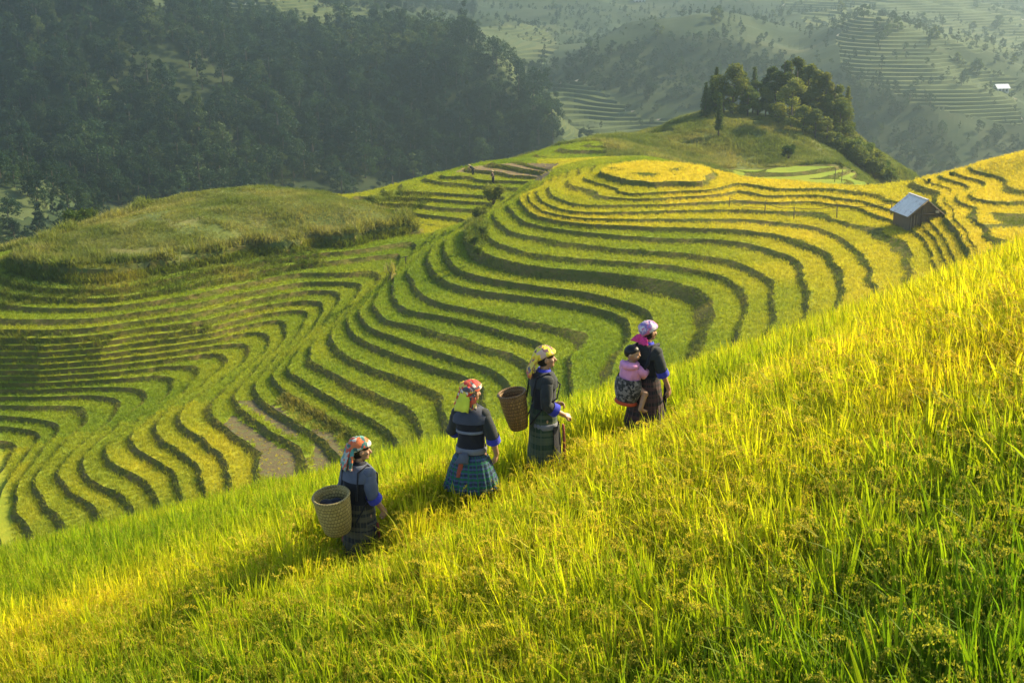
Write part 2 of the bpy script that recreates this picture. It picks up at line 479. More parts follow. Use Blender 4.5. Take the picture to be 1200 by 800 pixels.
def zones(x, y, H):
    """0 main terraces, 1 far terraces, 2 unterraced"""
    z = np.zeros(np.shape(x), int)
    ua = x / y * F + 600
    capside = ua < np.interp(y, [119, 141, 150, 162, 172], [495, 488, 470, 385, 375])
    far = (y > 141) & ~capside
    z[far] = 1
    z[capside & (x < -10.5) & (H > ZL['L'] + .02) & (y > 119.5)] = 2
    z[capside & (y > 141)] = 2
    kn = (y > 158) & (x > 12) & (H > -30.7) & ~((y < 170) & (H < -30.3))
    z[kn & (H > -30.6) & (y > 166)] = 2
    z[(y > 186)] = 2
    z[(x > 25) & (y > 140)] = np.where(H[(x > 25) & (y > 140)] < -32, 2, z[(x > 25) & (y > 140)])
    z[H < -44.5] = 2
    return z

def cap_lift(x, y, H):
    return np.where((x < -10.5) & (y < 152) & (y > 119) & (H > ZL['L']), .65, 0.0)

def step_z(H, zl):
    """terrace height and share (0 rim .. 1 foot, >1 on the bank) for raw height H"""
    i = np.clip(np.searchsorted(zl, H, side='right') - 1, 0, len(zl) - 2)
    lo = zl[i]; hi = zl[i + 1]; st = hi - lo
    f = (H - lo) / st
    e = 1 - RIS
    z = np.where(f < e, lo + .10 * st * np.clip(f / e, 0, 1), lo + .10 * st + .90 * st * (f - e) / RIS)
    z = np.where(H < zl[0], H, z); z = np.where(H >= zl[-1], H, z)
    f = np.where((H < zl[0]), .5, f); f = np.where(H >= zl[-1], .5, f)
    return z, f, i

def near_surface(x, y):
    H = near_H(x, y); zn = zones(x, y, H)
    z0, f0, i0 = step_z(H, MAIN_Z); z1, f1, i1 = step_z(H, FAR_Z)
    z = np.where(zn == 0, z0, np.where(zn == 1, z1, H + cap_lift(x, y, H) + .12 * vnoise(x / 1.7, y / 1.7, 9)))
    f = np.where(zn == 0, f0, np.where(zn == 1, f1, .5))
    return z, f, np.where(zn == 0, i0, i1 + 60), zn, H

MUD = [[(277,470),(300,468),(330,478),(352,500),(348,514),(333,508),(305,487)], [(258,500),(272,486),(300,505),(328,524),(360,535),(362,560),(308,560),(298,520)],
       [(366,500),(392,508),(402,530),(398,560),(366,566)]]
FALLOW = [[(545,196),(600,191),(655,192),(636,213),(575,206),(532,202)]]
BANKS = [[(322,470),(340,462),(395,492),(425,512),(430,530),(392,512),(350,497)], [(545,262),(566,250),(575,262),(568,290),(548,286)], [(430,232),(475,222),(508,226),(500,240),(470,256),(440,245)],
         [(0,388),(140,392),(130,408),(0,410)], [(190,384),(255,378),(250,390),(180,402)], [(0,320),(370,290),(385,312),(290,330),(160,352),(0,360)]]
def px_mask(u, v, polys):
    r = np.zeros(np.shape(u), bool)
    for p in polys: r |= inside(u, v, p)
    return r

def ripeness(x, y, z, lev):
    """how ripe the rice of each plot is: 0 deep green, 1 gold"""
    u, v = project(np.stack([x, y, z], -1))
    t = np.full(np.shape(x), .30)
    up = z > ZL['D'] - .1
    t = np.where((y < 141) & up, .66, t)
    t = np.where((y < 141) & (z > ZL['A'] - .15) & (x > 13.5), .88, t)
    t = np.where((y < 141) & (z > ZL['c1'] + .1), .95, t)
    t = np.where((y < 141) & ~up & (z > ZL['H'] - .1), .28 + .24 * np.clip((x - 14) / 10, 0, 1), t)
    t = np.where((y < 141) & up & (x > 19), np.maximum(t, .68), t)
    t = np.where((z < ZL['V'] + .1) & (y < 101) & (x < -16), .52, t)
    t = np.where((y > 141) & (y < 168), .42, t)
    t = np.where((y > 148) & (y < 170) & (x > 3) & (x < 26) & (z > -29), .7, t)
    k = np.asarray(lev).astype(np.int64)
    t = t + .08 * np.sin(k * 12.9898 + 1.3) + .065 * np.round(1.6 * vnoise(x / 7 + k * 3.7, y / 7 + k * 1.3, 23)) + .08 * vnoise(x / 7, y / 7, 21) + .05 * vnoise(x / 2, y / 2, 22)
    return np.clip(t, 0, 1)

def build_near():
    ny = len(gy)
    X, Y = np.meshgrid(gx, gy, indexing='ij')
    H = near_H(X, Y)
    V = np.stack([X.ravel(), Y.ravel(), H.ravel()], -1)
    T = grid_tris(len(gx), ny)
    c = V[T].mean(1); tz = zones(c[:, 0], c[:, 1], c[:, 2])
    # zone 2 triangles are kept whole: give them a flag through ok
    for zl, zid in ((MAIN_Z, 0), (FAR_Z, 1)):
        for k, z in enumerate(zl):
            ok_ = None
            for iso in ([z] + ([z + (zl[k + 1] - z) * (1 - RIS)] if k + 1 < len(zl) else [])):
                cc = V[T].mean(1)
                ok_ = zones(cc[:, 0], cc[:, 1], cc[:, 2]) == zid
                V, T, ok_ = clip_iso(V, T, 2, iso, ok_)
    cc = V[T].mean(1)
    zt = zones(cc[:, 0], cc[:, 1], cc[:, 2])
    # each triangle takes its height rule from its own zone; vertices on zone borders take the smooth one
    vz = np.zeros(len(V), int); 
    for zid in (0, 1, 2):
        vz[T[zt == zid].ravel()] = zid
    Hh = V[:, 2].copy()
    z0, f0, i0 = step_z(Hh - 1e-4, MAIN_Z); z1, f1, i1 = step_z(Hh - 1e-4, FAR_Z)
    zz = np.where(vz == 0, z0, np.where(vz == 1, z1, Hh + cap_lift(V[:, 0], V[:, 1], Hh) + .12 * vnoise(V[:, 0] / 1.7, V[:, 1] / 1.7, 9)))
    W = V.copy(); W[:, 2] = zz
    fm = np.where(zt == 0, step_z(cc[:, 2], MAIN_Z)[1], np.where(zt == 1, step_z(cc[:, 2], FAR_Z)[1], .5))
    lev = np.where(zt == 0, step_z(cc[:, 2], MAIN_Z)[2], step_z(cc[:, 2], FAR_Z)[2] + 60)
    mi = np.zeros(len(T), int)
    mi[(fm > 1 - RIS) & (zt < 2)] = 1
    mi[zt == 2] = 2
    mi[(zt != 2) & (vz[T] == 2).any(1)] = 1
    cw = W[T].mean(1); u, v = project(cw)
    near = cw[:, 1] < 135
    mi[(mi == 0) & px_mask(u, v, MUD) & near & (cw[:, 1] < 106)] = 3
    mi[px_mask(u, v, FALLOW) & ~near & (mi == 0)] = 4
    tv = np.zeros(len(V)); 
    tv[T.ravel()] = np.repeat(ripeness(cw[:, 0], cw[:, 1], cw[:, 2], lev), 3)
    return mesh_np('terraced_hillside', W, T, mi, {'tint': tv})

def near_hit(u, v, d0=80.0, d1=230.0):
    r = ray(u, v); d = np.arange(d0, d1, .25); p = r[None] * (d / r[1])[:, None]
    z = near_surface(p[:, 0], p[:, 1])[0]; k = np.argmax(z > p[:, 2])
    return np.array([p[k, 0], p[k, 1], z[k]])
# ------------------------------------------------------------------ the near rice slope (heights of the rice tops)
PEOPLE = {  # pixel of the feet, distance
 'W1': (424, 681, 13.6), 'W2': (553, 612, 14.0), 'W3': (636, 566, 14.6), 'W4': (755, 523, 15.8)}
FOOT = {k: at_depth(*v) for k, v in PEOPLE.items()}
RICE_H = .62
def _fore_points():
    P = []
    for u, v, d in [
        (1200,800,5.6),(1000,800,6.3),(800,800,7.0),(600,800,7.8),(400,800,8.8),(200,800,10.2),(0,800,12.0),(-100,800,13.0),(1300,800,5.2),
        (0,650,29),(150,603,28.5),(300,568,28),(450,540,27.5),(600,496,27),(700,468,27),(800,438,27),(900,398,27.5),(1000,362,28),(1100,322,28.5),(1200,285,29),(1300,245,29.5),(-100,675,29.5)]:
        P.append(at_depth(u, v, d))
    for k, f in FOOT.items(): P.append(f + np.array([0, 0, RICE_H - .12]))
    for u, v, d in [(0,700,62),(300,625,60),(600,560,56),(900,455,56),(1200,330,58),(1400,235,62),(-200,760,62)]:
        P.append(at_depth(u, v, d))
    for p in [(0,0,-1.6),(6,0,.4),(-6,0,-3.6),(2,-8,.2),(12,-6,3),(-12,-8,-4),(0,78,-36),(-30,80,-43),(25,80,-27),(40,75,-20),(-45,60,-42),(30,20,2),(30,0,6),(-25,10,-9)]:
        P.append(np.array(p, float))
    return np.array(P)
def _fit_fore():
    P = _fore_points(); vis = P[:26]
    w = np.r_[np.full(9, .6), np.full(13, 1.0), np.full(4, 4.0)]
    def feat(x, y): return np.stack([np.ones_like(x), x, y, x * y / 10, y * y / 20, x * x / 10, x * x * x / 100, x * y * y / 400], -1)
    c = np.linalg.lstsq(feat(vis[:, 0], vis[:, 1]) * w[:, None], vis[:, 2] * w, rcond=None)[0]
    return c, feat
_fx = np.arange(-46, 46.1, .5); _fy = np.arange(-10, 84.1, .5)
def _fore_grid():
    c, feat = _fit_fore()
    P = _fore_points()
    print('fore fit residuals', np.round(P[:26, 2] - feat(P[:26, 0], P[:26, 1]) @ c, 2))
    X, Y = np.meshgrid(_fx, _fy, indexing='ij')
    Yc = np.clip(Y, 1.5, 38); kx = np.clip(X, -.45 * Yc - 3, .45 * Yc + 3)
    Z = (feat(kx.ravel(), Yc.ravel()) @ c).reshape(X.shape)
    return Z + (X - kx) * .22 - .006 * np.maximum(Y - 34, 0) ** 2 - .42 * np.maximum(Y - 38, 0)
FG = _fore_grid()
PATHS = [FOOT['W1'], FOOT['W2'], FOOT['W3'], FOOT['W4']]
def path_dist(x, y):
    """distance to the trodden line the women climb"""
    pts = [PATHS[0] + (PATHS[0] - PATHS[1]) * .25] + PATHS + [PATHS[3] + np.array([1.4, 1.6, 0])]
    d = np.full(np.shape(x), 1e9)
    for a, b in zip(pts[:-1], pts[1:]):
        ab = (b - a)[:2]; t = np.clip(((x - a[0]) * ab[0] + (y - a[1]) * ab[1]) / (ab @ ab), 0, 1)
        d = np.minimum(d, np.hypot(x - a[0] - t * ab[0], y - a[1] - t * ab[1]))
    return d
def fore_top(x, y):
    return bilin(FG, -46, -10, .5, x, y) + .05 * vnoise(np.asarray(x) / 2.2, np.asarray(y) / 2.2, 31)
def fore_ground(x, y):
    g = fore_top(x, y) - RICE_H
    # under the women's feet the ground passes through their soles
    for f in PATHS:
        w = np.exp(-((x - f[0]) ** 2 + (y - f[1]) ** 2) / 1.2)
        g = g * (1 - w) + f[2] * w
    return g
def build_fore():
    xs = np.arange(-46, 46.1, .5); ys = np.arange(-10, 84.1, .5)
    X, Y = np.meshgrid(xs, ys, indexing='ij')
    Z = fore_ground(X, Y)
    return mesh_np('rice_slope', np.stack([X.ravel(), Y.ravel(), Z.ravel()], -1), grid_tris(len(xs), len(ys)), smooth=True)

def leaf_strip(mb, base, az, lean, length, width, curve, seg, m=0):
    """one grass blade: a tapering strip that leans and arches"""
    d = Vector((math.cos(az), math.sin(az), 0)); s = Vector((-math.sin(az), math.cos(az), 0))
    tw = random.uniform(-.9, .9)
    s = s * math.cos(tw) + d * math.sin(tw)
    p = Vector(base); a = lean; vs = []; n = seg
    for i in range(n + 1):
        t = i / n
        w = width * (0.55 + .45 * min(1, t * 3)) * (1 - t ** 2.8) * .5
        if i == n: vs.append(tuple(p))
        else: vs += [tuple(p - s * w), tuple(p + s * w)]
        p = p + (d * math.sin(a) + Vector((0, 0, 1)) * math.cos(a)) * (length / n)
        a += curve / n
    fs = [(2 * i, 2 * i + 1, 2 * i + 3, 2 * i + 2) for i in range(n - 1)] + [(2 * n - 2, 2 * n - 1, 2 * n)]
    mb.add(vs, fs, m)

def panicle(mb, base, az, h, droop, m, grains):
    """rice ear: stalk rising to h, its head arching over, hung with grains"""
    d = Vector((math.cos(az), math.sin(az), 0))
    pts = []; p = Vector(base); a = .08
    n = 11
    for i in range(n + 1):
        pts.append(p.copy())
        if i < 5: st = h / 5; a += .02
        else: st = .034; a += droop / 6
        p = p + (d * math.sin(a) + Vector((0, 0, 1)) * math.cos(a)) * st
    s = Vector((-d.y, d.x, 0)); vs = []
    for i, q in enumerate(pts):
        w = .0016
        vs += [tuple(q - s * w), tuple(q + s * w)]
    mb.add(vs, [(2 * i, 2 * i + 1, 2 * i + 3, 2 * i + 2) for i in range(n)], 0)
    for g in range(grains):
        t = random.uniform(5, n); i = min(n - 1, int(t)); q = pts[i].lerp(pts[i + 1], t - i)
        off = Vector((random.gauss(0, .008), random.gauss(0, .008), random.uniform(-.016, .004)))
        q = q + off
        ax = Vector((random.gauss(0, .6), random.gauss(0, .6), -1)).normalized() * .0095
        sx = ax.cross(Vector((random.random() + .1, random.random(), 0))).normalized() * .0042
        mb.add([q - ax, q + sx, q + ax, q - sx], [(0, 1, 2, 3)], m)

def clump_mesh(name, leaves, pans, seg, wscale=1.0, grains=16):
    mb = MB()
    for i in range(leaves):
        az = random.uniform(0, 2 * math.pi); r = random.uniform(0, .06)
        erect = random.random() < .8
        leaf_strip(mb, (math.cos(az) * r, math.sin(az) * r, random.uniform(0, .12)), az + random.gauss(0, .5),
                   random.uniform(.03, .19) if erect else random.uniform(.2, .5), random.uniform(.42, .67), random.uniform(.016, .027) * wscale,
                   random.uniform(.05, .4) if erect else random.uniform(.5, 1.5), seg)
    for i in range(pans):
        az = random.uniform(0, 2 * math.pi); r = random.uniform(0, .06)
        panicle(mb, (math.cos(az) * r, math.sin(az) * r, 0), az, random.uniform(.38, .53), random.uniform(1.5, 2.8), 1, grains)
    return mb.mesh(name, smooth=False)
# ------------------------------------------------------------------ the far side of the valley
FAR_PTS = [
 # lower left: small fields at the foot of the wooded hill
 (-80,330,250),(30,310,262),(30,262,284),(30,228,302),(-80,262,282),(-80,228,300),(95,290,285),(30,218,330),
 # wooded hill on the left, foot to top
 (120,240,385),(250,235,405),(350,228,425),(440,222,440),(520,205,455),(600,185,465),(660,165,470),
 (0,200,400),(0,100,450),(-100,200,400),(-100,60,470),(100,100,455),(200,150,445),(300,120,470),(400,120,480),(500,120,488),(580,120,490),(620,140,480),
 (0,12,500),(100,2,505),(200,15,515),(260,28,525),(330,30,535),(400,38,540),(480,40,545),(520,35,548),(560,60,535),(600,92,520),(640,135,500),
 # sunlit spur behind it
 (200,0,600),(300,-5,640),(330,12,600),(380,12,660),(430,26,650),(480,40,640),(400,5,690),(500,30,720),
 # slopes in the middle: steep wooded faces that overlap one behind the other
 (640,170,540),(700,165,560),(760,158,575),(820,150,580),(880,150,570),(660,130,590),(700,120,600),(760,110,610),(830,100,615),(890,110,600),(930,140,570),
 (690,80,650),(730,62,665),(780,50,672),(830,42,675),(880,52,665),(920,75,650),(760,85,640),(830,75,645),
 (620,100,680),(600,70,760),(560,50,800),(640,60,830),(690,45,850),(740,32,860),(640,30,900),(580,25,900),
 (780,28,820),(860,22,830),(930,30,800),(960,50,720),
 # spur on the right with its sunlit crest
 (1000,32,650),(1060,52,635),(1120,75,620),(1200,100,600),(1280,127,585),(1000,75,620),(1060,95,600),(1120,115,585),(1200,140,570),(980,120,590),(1000,150,560),(1060,150,555),(1120,165,545),(1200,180,540),(960,180,545),(1060,195,530),(1140,200,525),(1200,215,520),(1020,225,500),
 # behind that crest
 (1060,38,760),(1130,55,760),(1200,72,740),(1010,20,800),(1100,32,850),(1200,45,850),(1150,10,980),(1250,20,960),(1050,8,1000),(950,20,900),(850,15,950),(750,15,950),(650,15,950),(550,15,950),(450,5,900),
 (1200,-10,1120),(1000,-15,1120),(800,-15,1120),(600,-15,1120),(400,-15,1120),(200,-15,1000),(0,-20,950),(-100,-20,950),(1300,-15,1120),
 # skyline hills
 (0,-70,1350),(300,-75,1450),(600,-75,1500),(900,-70,1500),(1200,-65,1450),(1400,-65,1450),(-150,-70,1350),
 (0,-170,1900),(400,-190,2000),(800,-180,2000),(1200,-165,1950),(1400,-165,1950),(-150,-170,1900),(600,-200,2600),(0,-200,2600),(1200,-190,2600),
]
def _far():
    P = []
    for u, v, d in FAR_PTS:
        p = at_depth(u, v, d); P.append((p[0] / p[1] * F, 700 * math.log(p[1] / 100), p[2]))
    for a, d, z in [(-500,215,-64),(0,215,-66),(500,215,-60),(-800,215,-60),(800,215,-52),(100,300,-88),(-200,320,-88),(350,330,-92),(600,330,-92),(0,400,-97),(250,430,-104),(500,430,-104),(-700,240,-62)]:
        P.append((a, 700 * math.log(d / 100), z))
    return TPS(np.array(P), reg=4e-3, scale=300)
FARS = _far()
_fa = np.arange(-1000, 1001, 10.0); _fl = np.arange(700 * math.log(2.1), 700 * math.log(34), 10.0)
FGR = FARS(*np.meshgrid(_fa, _fl, indexing='ij'))
def far_z(x, y):
    a = x / y * F; l = 700 * np.log(np.maximum(y, 1) / 100)
    h = bilin(FGR, _fa[0], _fl[0], 10.0, a, l)
    s = y / 500
    return h + (7.0 * vnoise(x / 85, y / 85, 41) + 2.2 * vnoise(x / 28, y / 28, 42) + .5 * vnoise(x / 11, y / 11, 43)) * np.clip((y - 230) / 200, .1, 1.6)

WOOD = [[(-60,-30),(60,0),(150,2),(215,18),(260,30),(330,40),(400,42),(480,44),(522,35),(560,62),(600,95),(640,138),(664,168),(640,190),(560,214),(440,240),(330,250),(200,262),(120,250),(70,205),(-60,200)]]
GLADE = [[(120,100),(260,70),(300,90),(235,140),(190,120)]]
SCRUBW = [[(650,110),(690,70),(740,48),(830,38),(900,55),(940,80),(930,120),(860,130),(780,125),(700,105)],[(930,90),(1000,85),(1090,120),(1130,200),(1000,215),(930,170)],
          [(600,75),(660,92),(690,70),(640,110)],[(1150,150),(1200,140),(1200,215),(1130,210)],[(380,-20),(560,-10),(560,18),(380,10)]]
FIELD = [[(-60,218),(58,222),(64,258),(-60,262)],[(-60,270),(40,280),(30,310),(-60,315)],[(330,-10),(430,8),(500,40),(470,44),(400,38),(330,24)],[(560,25),(640,30),(660,60),(620,95),(590,80)],[(610,95),(690,95),(740,130),(800,135),(820,165),(660,170)],
         [(1000,30),(1060,45),(1200,95),(1200,150),(1080,125),(980,80)],[(900,-20),(1200,-20),(1200,70),(1040,45),(940,30)],[(230,2),(330,2),(320,34),(240,24)]]

def build_far():
    aa = np.arange(-960, 961, 6.0); ll = np.arange(700 * math.log(2.15), 700 * math.log(30), 7.0)
    A, Ls = np.meshgrid(aa, ll, indexing='ij')
    Y = 100 * np.exp(Ls / 700); X = A / F * Y
    Z = far_z(X, Y)
    V = np.stack([X.ravel(), Y.ravel(), Z.ravel()], -1)
    T = grid_tris(len(aa), len(ll))
    def zone(c):
        u, v = project(c)
        w = 14 * vnoise(c[:, 0] / 30, c[:, 1] / 30, 46) + 5 * vnoise(c[:, 0] / 9, c[:, 1] / 9, 47)
        return px_mask(u + w, v + w * .5, FIELD) & ((c[:, 1] > 245))
    lv = np.arange(-92, 60, 1.25)
    for z in lv:
        for iso in (z, z + 1.25 * .72):
            V, T, _ = clip_iso(V, T, 2, iso, zone(V[T].mean(1)))
    c = V[T].mean(1); zn = zone(c)
    H = V[:, 2] - 1e-4
    i = np.clip(np.searchsorted(lv, H, side='right') - 1, 0, len(lv) - 2)
    f = (H - lv[i]) / 1.25
    zs = lv[i] + 1.25 * np.where(f < .72, .15 * f, .108 + (f - .72) / .28 * .892)
    vz = np.zeros(len(V), bool); vz[T[zn].ravel()] = True
    vn = np.zeros(len(V), bool); vn[T[~zn].ravel()] = True
    W = V.copy(); W[:, 2] = np.where(vz & ~vn, zs, V[:, 2])
    fc = (c[:, 2] - 1e-4 - lv[np.clip(np.searchsorted(lv, c[:, 2]) - 1, 0, len(lv) - 2)]) / 1.25
    u, v = project(c)
    mi = np.zeros(len(T), int)
    mi[px_mask(u, v, WOOD) | px_mask(u, v, SCRUBW)] = 1
    mi[zn] = np.where(fc[zn] > .72, 3, 2)
    return mesh_np('far_hills', W, T, mi)
# ------------------------------------------------------------------ light, air and camera
SUN_AZ, SUN_EL = R(60), R(33)             # azimuth to the right of the view, elevation
def build_world():
    w = bpy.data.worlds.new('World'); SC.world = w; w.use_nodes = True
    nt = w.node_tree
    for n in list(nt.nodes): nt.nodes.remove(n)
    out = nt.nodes.new('ShaderNodeOutputWorld'); bg = nt.nodes.new('ShaderNodeBackground')
    sky = nt.nodes.new('ShaderNodeTexSky'); sky.sky_type = 'NISHITA'; sky.sun_disc = False
    sky.sun_elevation = SUN_EL; sky.sun_rotation = SUN_AZ; sky.altitude = 900; sky.dust_density = 2.0
    bg.inputs[1].default_value = SKY_STR
    nt.links.new(sky.outputs[0], bg.inputs[0]); nt.links.new(bg.outputs[0], out.inputs[0])
    ld = bpy.data.lights.new('sun', 'SUN'); ld.energy = SUN_STR; ld.angle = R(.53); ld.color = (1.0, .82, .53)
    lo = bpy.data.objects.new('sun', ld); COL.objects.link(lo)
    d = Vector((math.sin(SUN_AZ) * math.cos(SUN_EL), math.cos(SUN_AZ) * math.cos(SUN_EL), math.sin(SUN_EL)))
    lo.rotation_euler = d.to_track_quat('Z', 'Y').to_euler()
    lo.location = d * 60
    cd = bpy.data.cameras.new('camera'); co = bpy.data.objects.new('camera', cd); COL.objects.link(co)
    cd.sensor_fit = 'HORIZONTAL'; cd.sensor_width = 36; cd.lens = 36 * F / 1200
    cd.clip_start = .1; cd.clip_end = 8000
    co.location = (0, 0, 0); co.rotation_euler = (math.pi / 2 - PITCH, 0, 0)
    SC.camera = co
    vs = SC.view_settings; vs.view_transform = 'Standard'; vs.look = 'None'; vs.exposure = EXPO; vs.gamma = 1; vs.use_curve_mapping = False
    SC.render.engine = 'CYCLES'
    SC.cycles.max_bounces = 6; SC.cycles.diffuse_bounces = 3; SC.cycles.transmission_bounces = 4; SC.cycles.transparent_max_bounces = 6; SC.cycles.volume_bounces = 0
    SC.cycles.caustics_reflective = False; SC.cycles.caustics_refractive = False
    SC.cycles.sample_clamp_indirect = 4
    SC.cycles.use_denoising = True

def build_haze():
    mb = MB(); mb.box((0, 1480, HZ0 / 2 + HZ1 / 2), (3600, 3080, HZ1 - HZ0))
    m, nt, out = new_mat('haze air')
    pv = N(nt, 'ShaderNodeVolumePrincipled'); pv.inputs['Color'].default_value = (.60, .83, .88, 1); pv.inputs['Density'].default_value = HAZE; pv.inputs['Anisotropy'].default_value = HAZE_G
    L(nt, pv.outputs[0], out.inputs['Volume'])
    o = mb.build('haze', m, smooth=False); tag(o, kind='stuff')
    return o
SKY_STR, SUN_STR, EXPO = .10, 4.8, 1.40
HAZE, HAZE_G = .00056, .74
HZ0, HZ1 = -130, 190
# ------------------------------------------------------------------ vegetation
RICE = [(0, (.10, .175, .014)), (.3, (.205, .27, .020)), (.45, (.265, .30, .022)), (.7, (.42, .39, .026)), (1, (.56, .455, .045))]
M_leaf = leaf_mat('rice leaf', [(0, (.11, .21, .010)), (.4, (.27, .345, .014)), (.75, (.47, .455, .018)), (1, (.61, .50, .022))], transl=.55)
M_ear = leaf_mat('rice ear', [(0, (.34, .34, .045)), (.5, (.56, .46, .06)), (1, (.66, .48, .07))], transl=.35)
M_crop = leaf_mat('terrace rice', RICE, transl=.45, var=.2)
M_weed = leaf_mat('bank weeds', [(0, (.085, .13, .016)), (.5, (.17, .20, .028)), (1, (.30, .26, .055))], transl=.35, var=.35)
M_grass = leaf_mat('hill grass', [(0, (.075, .12, .025)), (.5, (.16, .19, .045)), (1, (.31, .28, .10))], transl=.4, var=.3)

def ground_mat(name, stops, attr=True, sc=1.2, bump=.5):
    m, nt, out = new_mat(name)
    tc = N(nt, 'ShaderNodeTexCoord').outputs['Object']
    rp = ramp(nt, stops)
    nz = noise(nt, tc, sc, 6, .65)
    if attr:
        a = N(nt, 'ShaderNodeAttribute', attribute_name='tint')
        ad = N(nt, 'ShaderNodeMath', operation='MULTIPLY_ADD'); L(nt, nz, ad.inputs[0]); ad.inputs[1].default_value = .35
        sb = N(nt, 'ShaderNodeMath', operation='SUBTRACT'); L(nt, a.outputs['Fac'], sb.inputs[0]); sb.inputs[1].default_value = .18
        L(nt, sb.outputs[0], ad.inputs[2]); L(nt, ad.outputs[0], rp.inputs[0])
    else: L(nt, nz, rp.inputs[0])
    pb = N(nt, 'ShaderNodeBsdfPrincipled', i_Roughness=.9); pb.inputs['Specular IOR Level'].default_value = .1
    L(nt, rp.outputs[0], pb.inputs['Base Color'])
    b = N(nt, 'ShaderNodeBump', i_Strength=bump, i_Distance=.15); L(nt, noise(nt, tc, 6, 5, .7), b.inputs['Height']); L(nt, b.outputs[0], pb.inputs['Normal'])
    L(nt, pb.outputs[0], out.inputs[0])
    return m
M_tread = ground_mat('terrace crop floor', RICE)
M_bank = ground_mat('terrace bank', [(.2, (.075, .095, .015)), (.45, (.12, .125, .024)), (.62, (.17, .135, .04)), (.8, (.21, .155, .06))], False, .8)
M_hill = ground_mat('grassy hill', [(.2, (.07, .105, .025)), (.5, (.12, .15, .035)), (.68, (.19, .18, .06)), (.82, (.22, .13, .06))], False, .25)
M_mud = ground_mat('muddy paddy', [(.2, (.10, .075, .035)), (.5, (.15, .12, .06)), (.62, (.14, .15, .05)), (.85, (.26, .23, .15))], False, 1.6, .6)
M_fallow = ground_mat('harvested paddy', [(.2, (.12, .085, .045)), (.5, (.19, .14, .075)), (.8, (.26, .21, .11))], False, .9, .3)
M_soil = ground_mat('field soil', [(.2, (.03, .035, .01)), (.8, (.06, .06, .02))], False, 2)
M_wild = ground_mat('far scrub', [(.25, (.02, .036, .015)), (.45, (.034, .056, .02)), (.6, (.055, .074, .026)), (.78, (.11, .105, .04))], False, .03, .1)
M_wood = ground_mat('far wood floor', [(.3, (.02, .035, .012)), (.7, (.045, .06, .02))], False, .05, .1)
M_farf = ground_mat('far terrace field', [(.25, (.06, .09, .03)), (.5, (.095, .12, .038)), (.75, (.16, .155, .055))], False, .018, .1)
M_farb = ground_mat('far terrace bank', [(.3, (.05, .075, .028)), (.7, (.08, .10, .036))], False, .05, .1)

tag(add_obj('terraced_hillside', build_near(), [M_tread, M_bank, M_hill, M_mud, M_fallow]), kind='structure')
tag(add_obj('rice_slope', build_fore(), [M_soil]), kind='structure')
tag(add_obj('far_hills', build_far(), [M_wild, M_wood, M_farf, M_farb]), kind='structure')

def proto(name, me, mats):
    return add_obj(name, me, mats, link=False)

# --- the near rice
NEARV = [proto('rice_clump', clump_mesh('rice_clump', random.randint(32, 38), random.randint(4, 7), 5, grains=42), [M_leaf, M_ear]) for k in range(9)]
MIDV = [proto('rice_tuft', clump_mesh('rice_tuft', random.randint(15, 19), random.randint(4, 7), 3, 1.25, 9), [M_leaf, M_ear]) for k in range(7)]
def rice_points(d0, d1, st):
    ys = np.arange(d0, d1, st); xs = np.arange(-.46 * d1, .46 * d1, st)
    X, Y = np.meshgrid(xs, ys); X = X.ravel(); Y = Y.ravel()
    X = X + RNG.uniform(-.38, .38, X.shape) * st; Y = Y + RNG.uniform(-.38, .38, Y.shape) * st
    Z = fore_ground(X, Y)
    u, v = project(np.stack([X, Y, Z + RICE_H], -1)); ub, vb = project(np.stack([X, Y, Z], -1))
    ok = (u > -70) & (u < 1270) & (v < 880) & (Y >= d0) & (Y < d1)
    # leave out what stands behind the crest of the slope
    ok &= ~((Y > 27) & (v > np.interp(u, [-100, 0, 300, 600, 900, 1200, 1300], [690, 668, 588, 520, 420, 306, 266]) + 14))
    return X[ok], Y[ok], Z[ok]
def rice_field(name, V, d0, d1, st, label, smin, smax):
    X, Y, Z = rice_points(d0, d1, st)
    n = len(X); pd = path_dist(X, Y)
    front = np.zeros(n, bool)
    s = RNG.uniform(smin, smax, n)
    s *= np.clip(.84 + (pd - .12) * .4, .84, 1.0)            # thinner, lower rice along the trodden line
    for k, f in FOOT.items():                                 # ... and stood down in front of each woman
        tow = -f[:2] / np.hypot(*f[:2]); rx, ry = X - f[0], Y - f[1]
        al = rx * tow[0] + ry * tow[1]; ac = np.abs(-rx * tow[1] + ry * tow[0])
        s *= 1 - .28 * np.exp(-(np.maximum(ac - .25, 0) / .18) ** 2) * np.clip(1.25 - np.abs(al - .55) / .9, 0, 1)
    keep = pd > .04
    u, v = project(np.stack([X, Y, Z + .5], -1))
    # ripeness of the slope: riper in a band across the middle and towards the upper right, greener below
    crest = np.interp(u, [0, 600, 1200], [650, 496, 285])
    band = (v - crest)
    t = .45 + .20 * vnoise(X / 3.0, Y / 3.0, 51) + .14 * vnoise(X / .9, Y / .9, 52)
    t += .24 * np.exp(-((band - 120) / 70) ** 2) + .30 * np.clip((u - 850) / 300, 0, 1) * np.clip(1 - band / 220, 0, 1)
    t -= .18 * np.clip((band - 170) / 200, 0, 1) + .12 * np.exp(-(band / 28) ** 2) * (u < 700)
    t = np.clip(t, .05, 1)
    X, Y, Z, s, t = X[keep], Y[keep], Z[keep], s[keep], t[keep]; n = len(X)
    rot = np.stack([RNG.normal(0, .09, n), RNG.normal(0, .09, n), RNG.uniform(0, 6.283, n)], -1)
    scl = np.stack([s * RNG.uniform(.9, 1.15, n), s * RNG.uniform(.9, 1.15, n), s * RNG.uniform(.88, 1.12, n)], -1)
    print(name, n)
    return scatter(name, V, np.stack([X, Y, Z], -1), rot, scl, RNG.integers(0, len(V), n), t, label, 'rice')
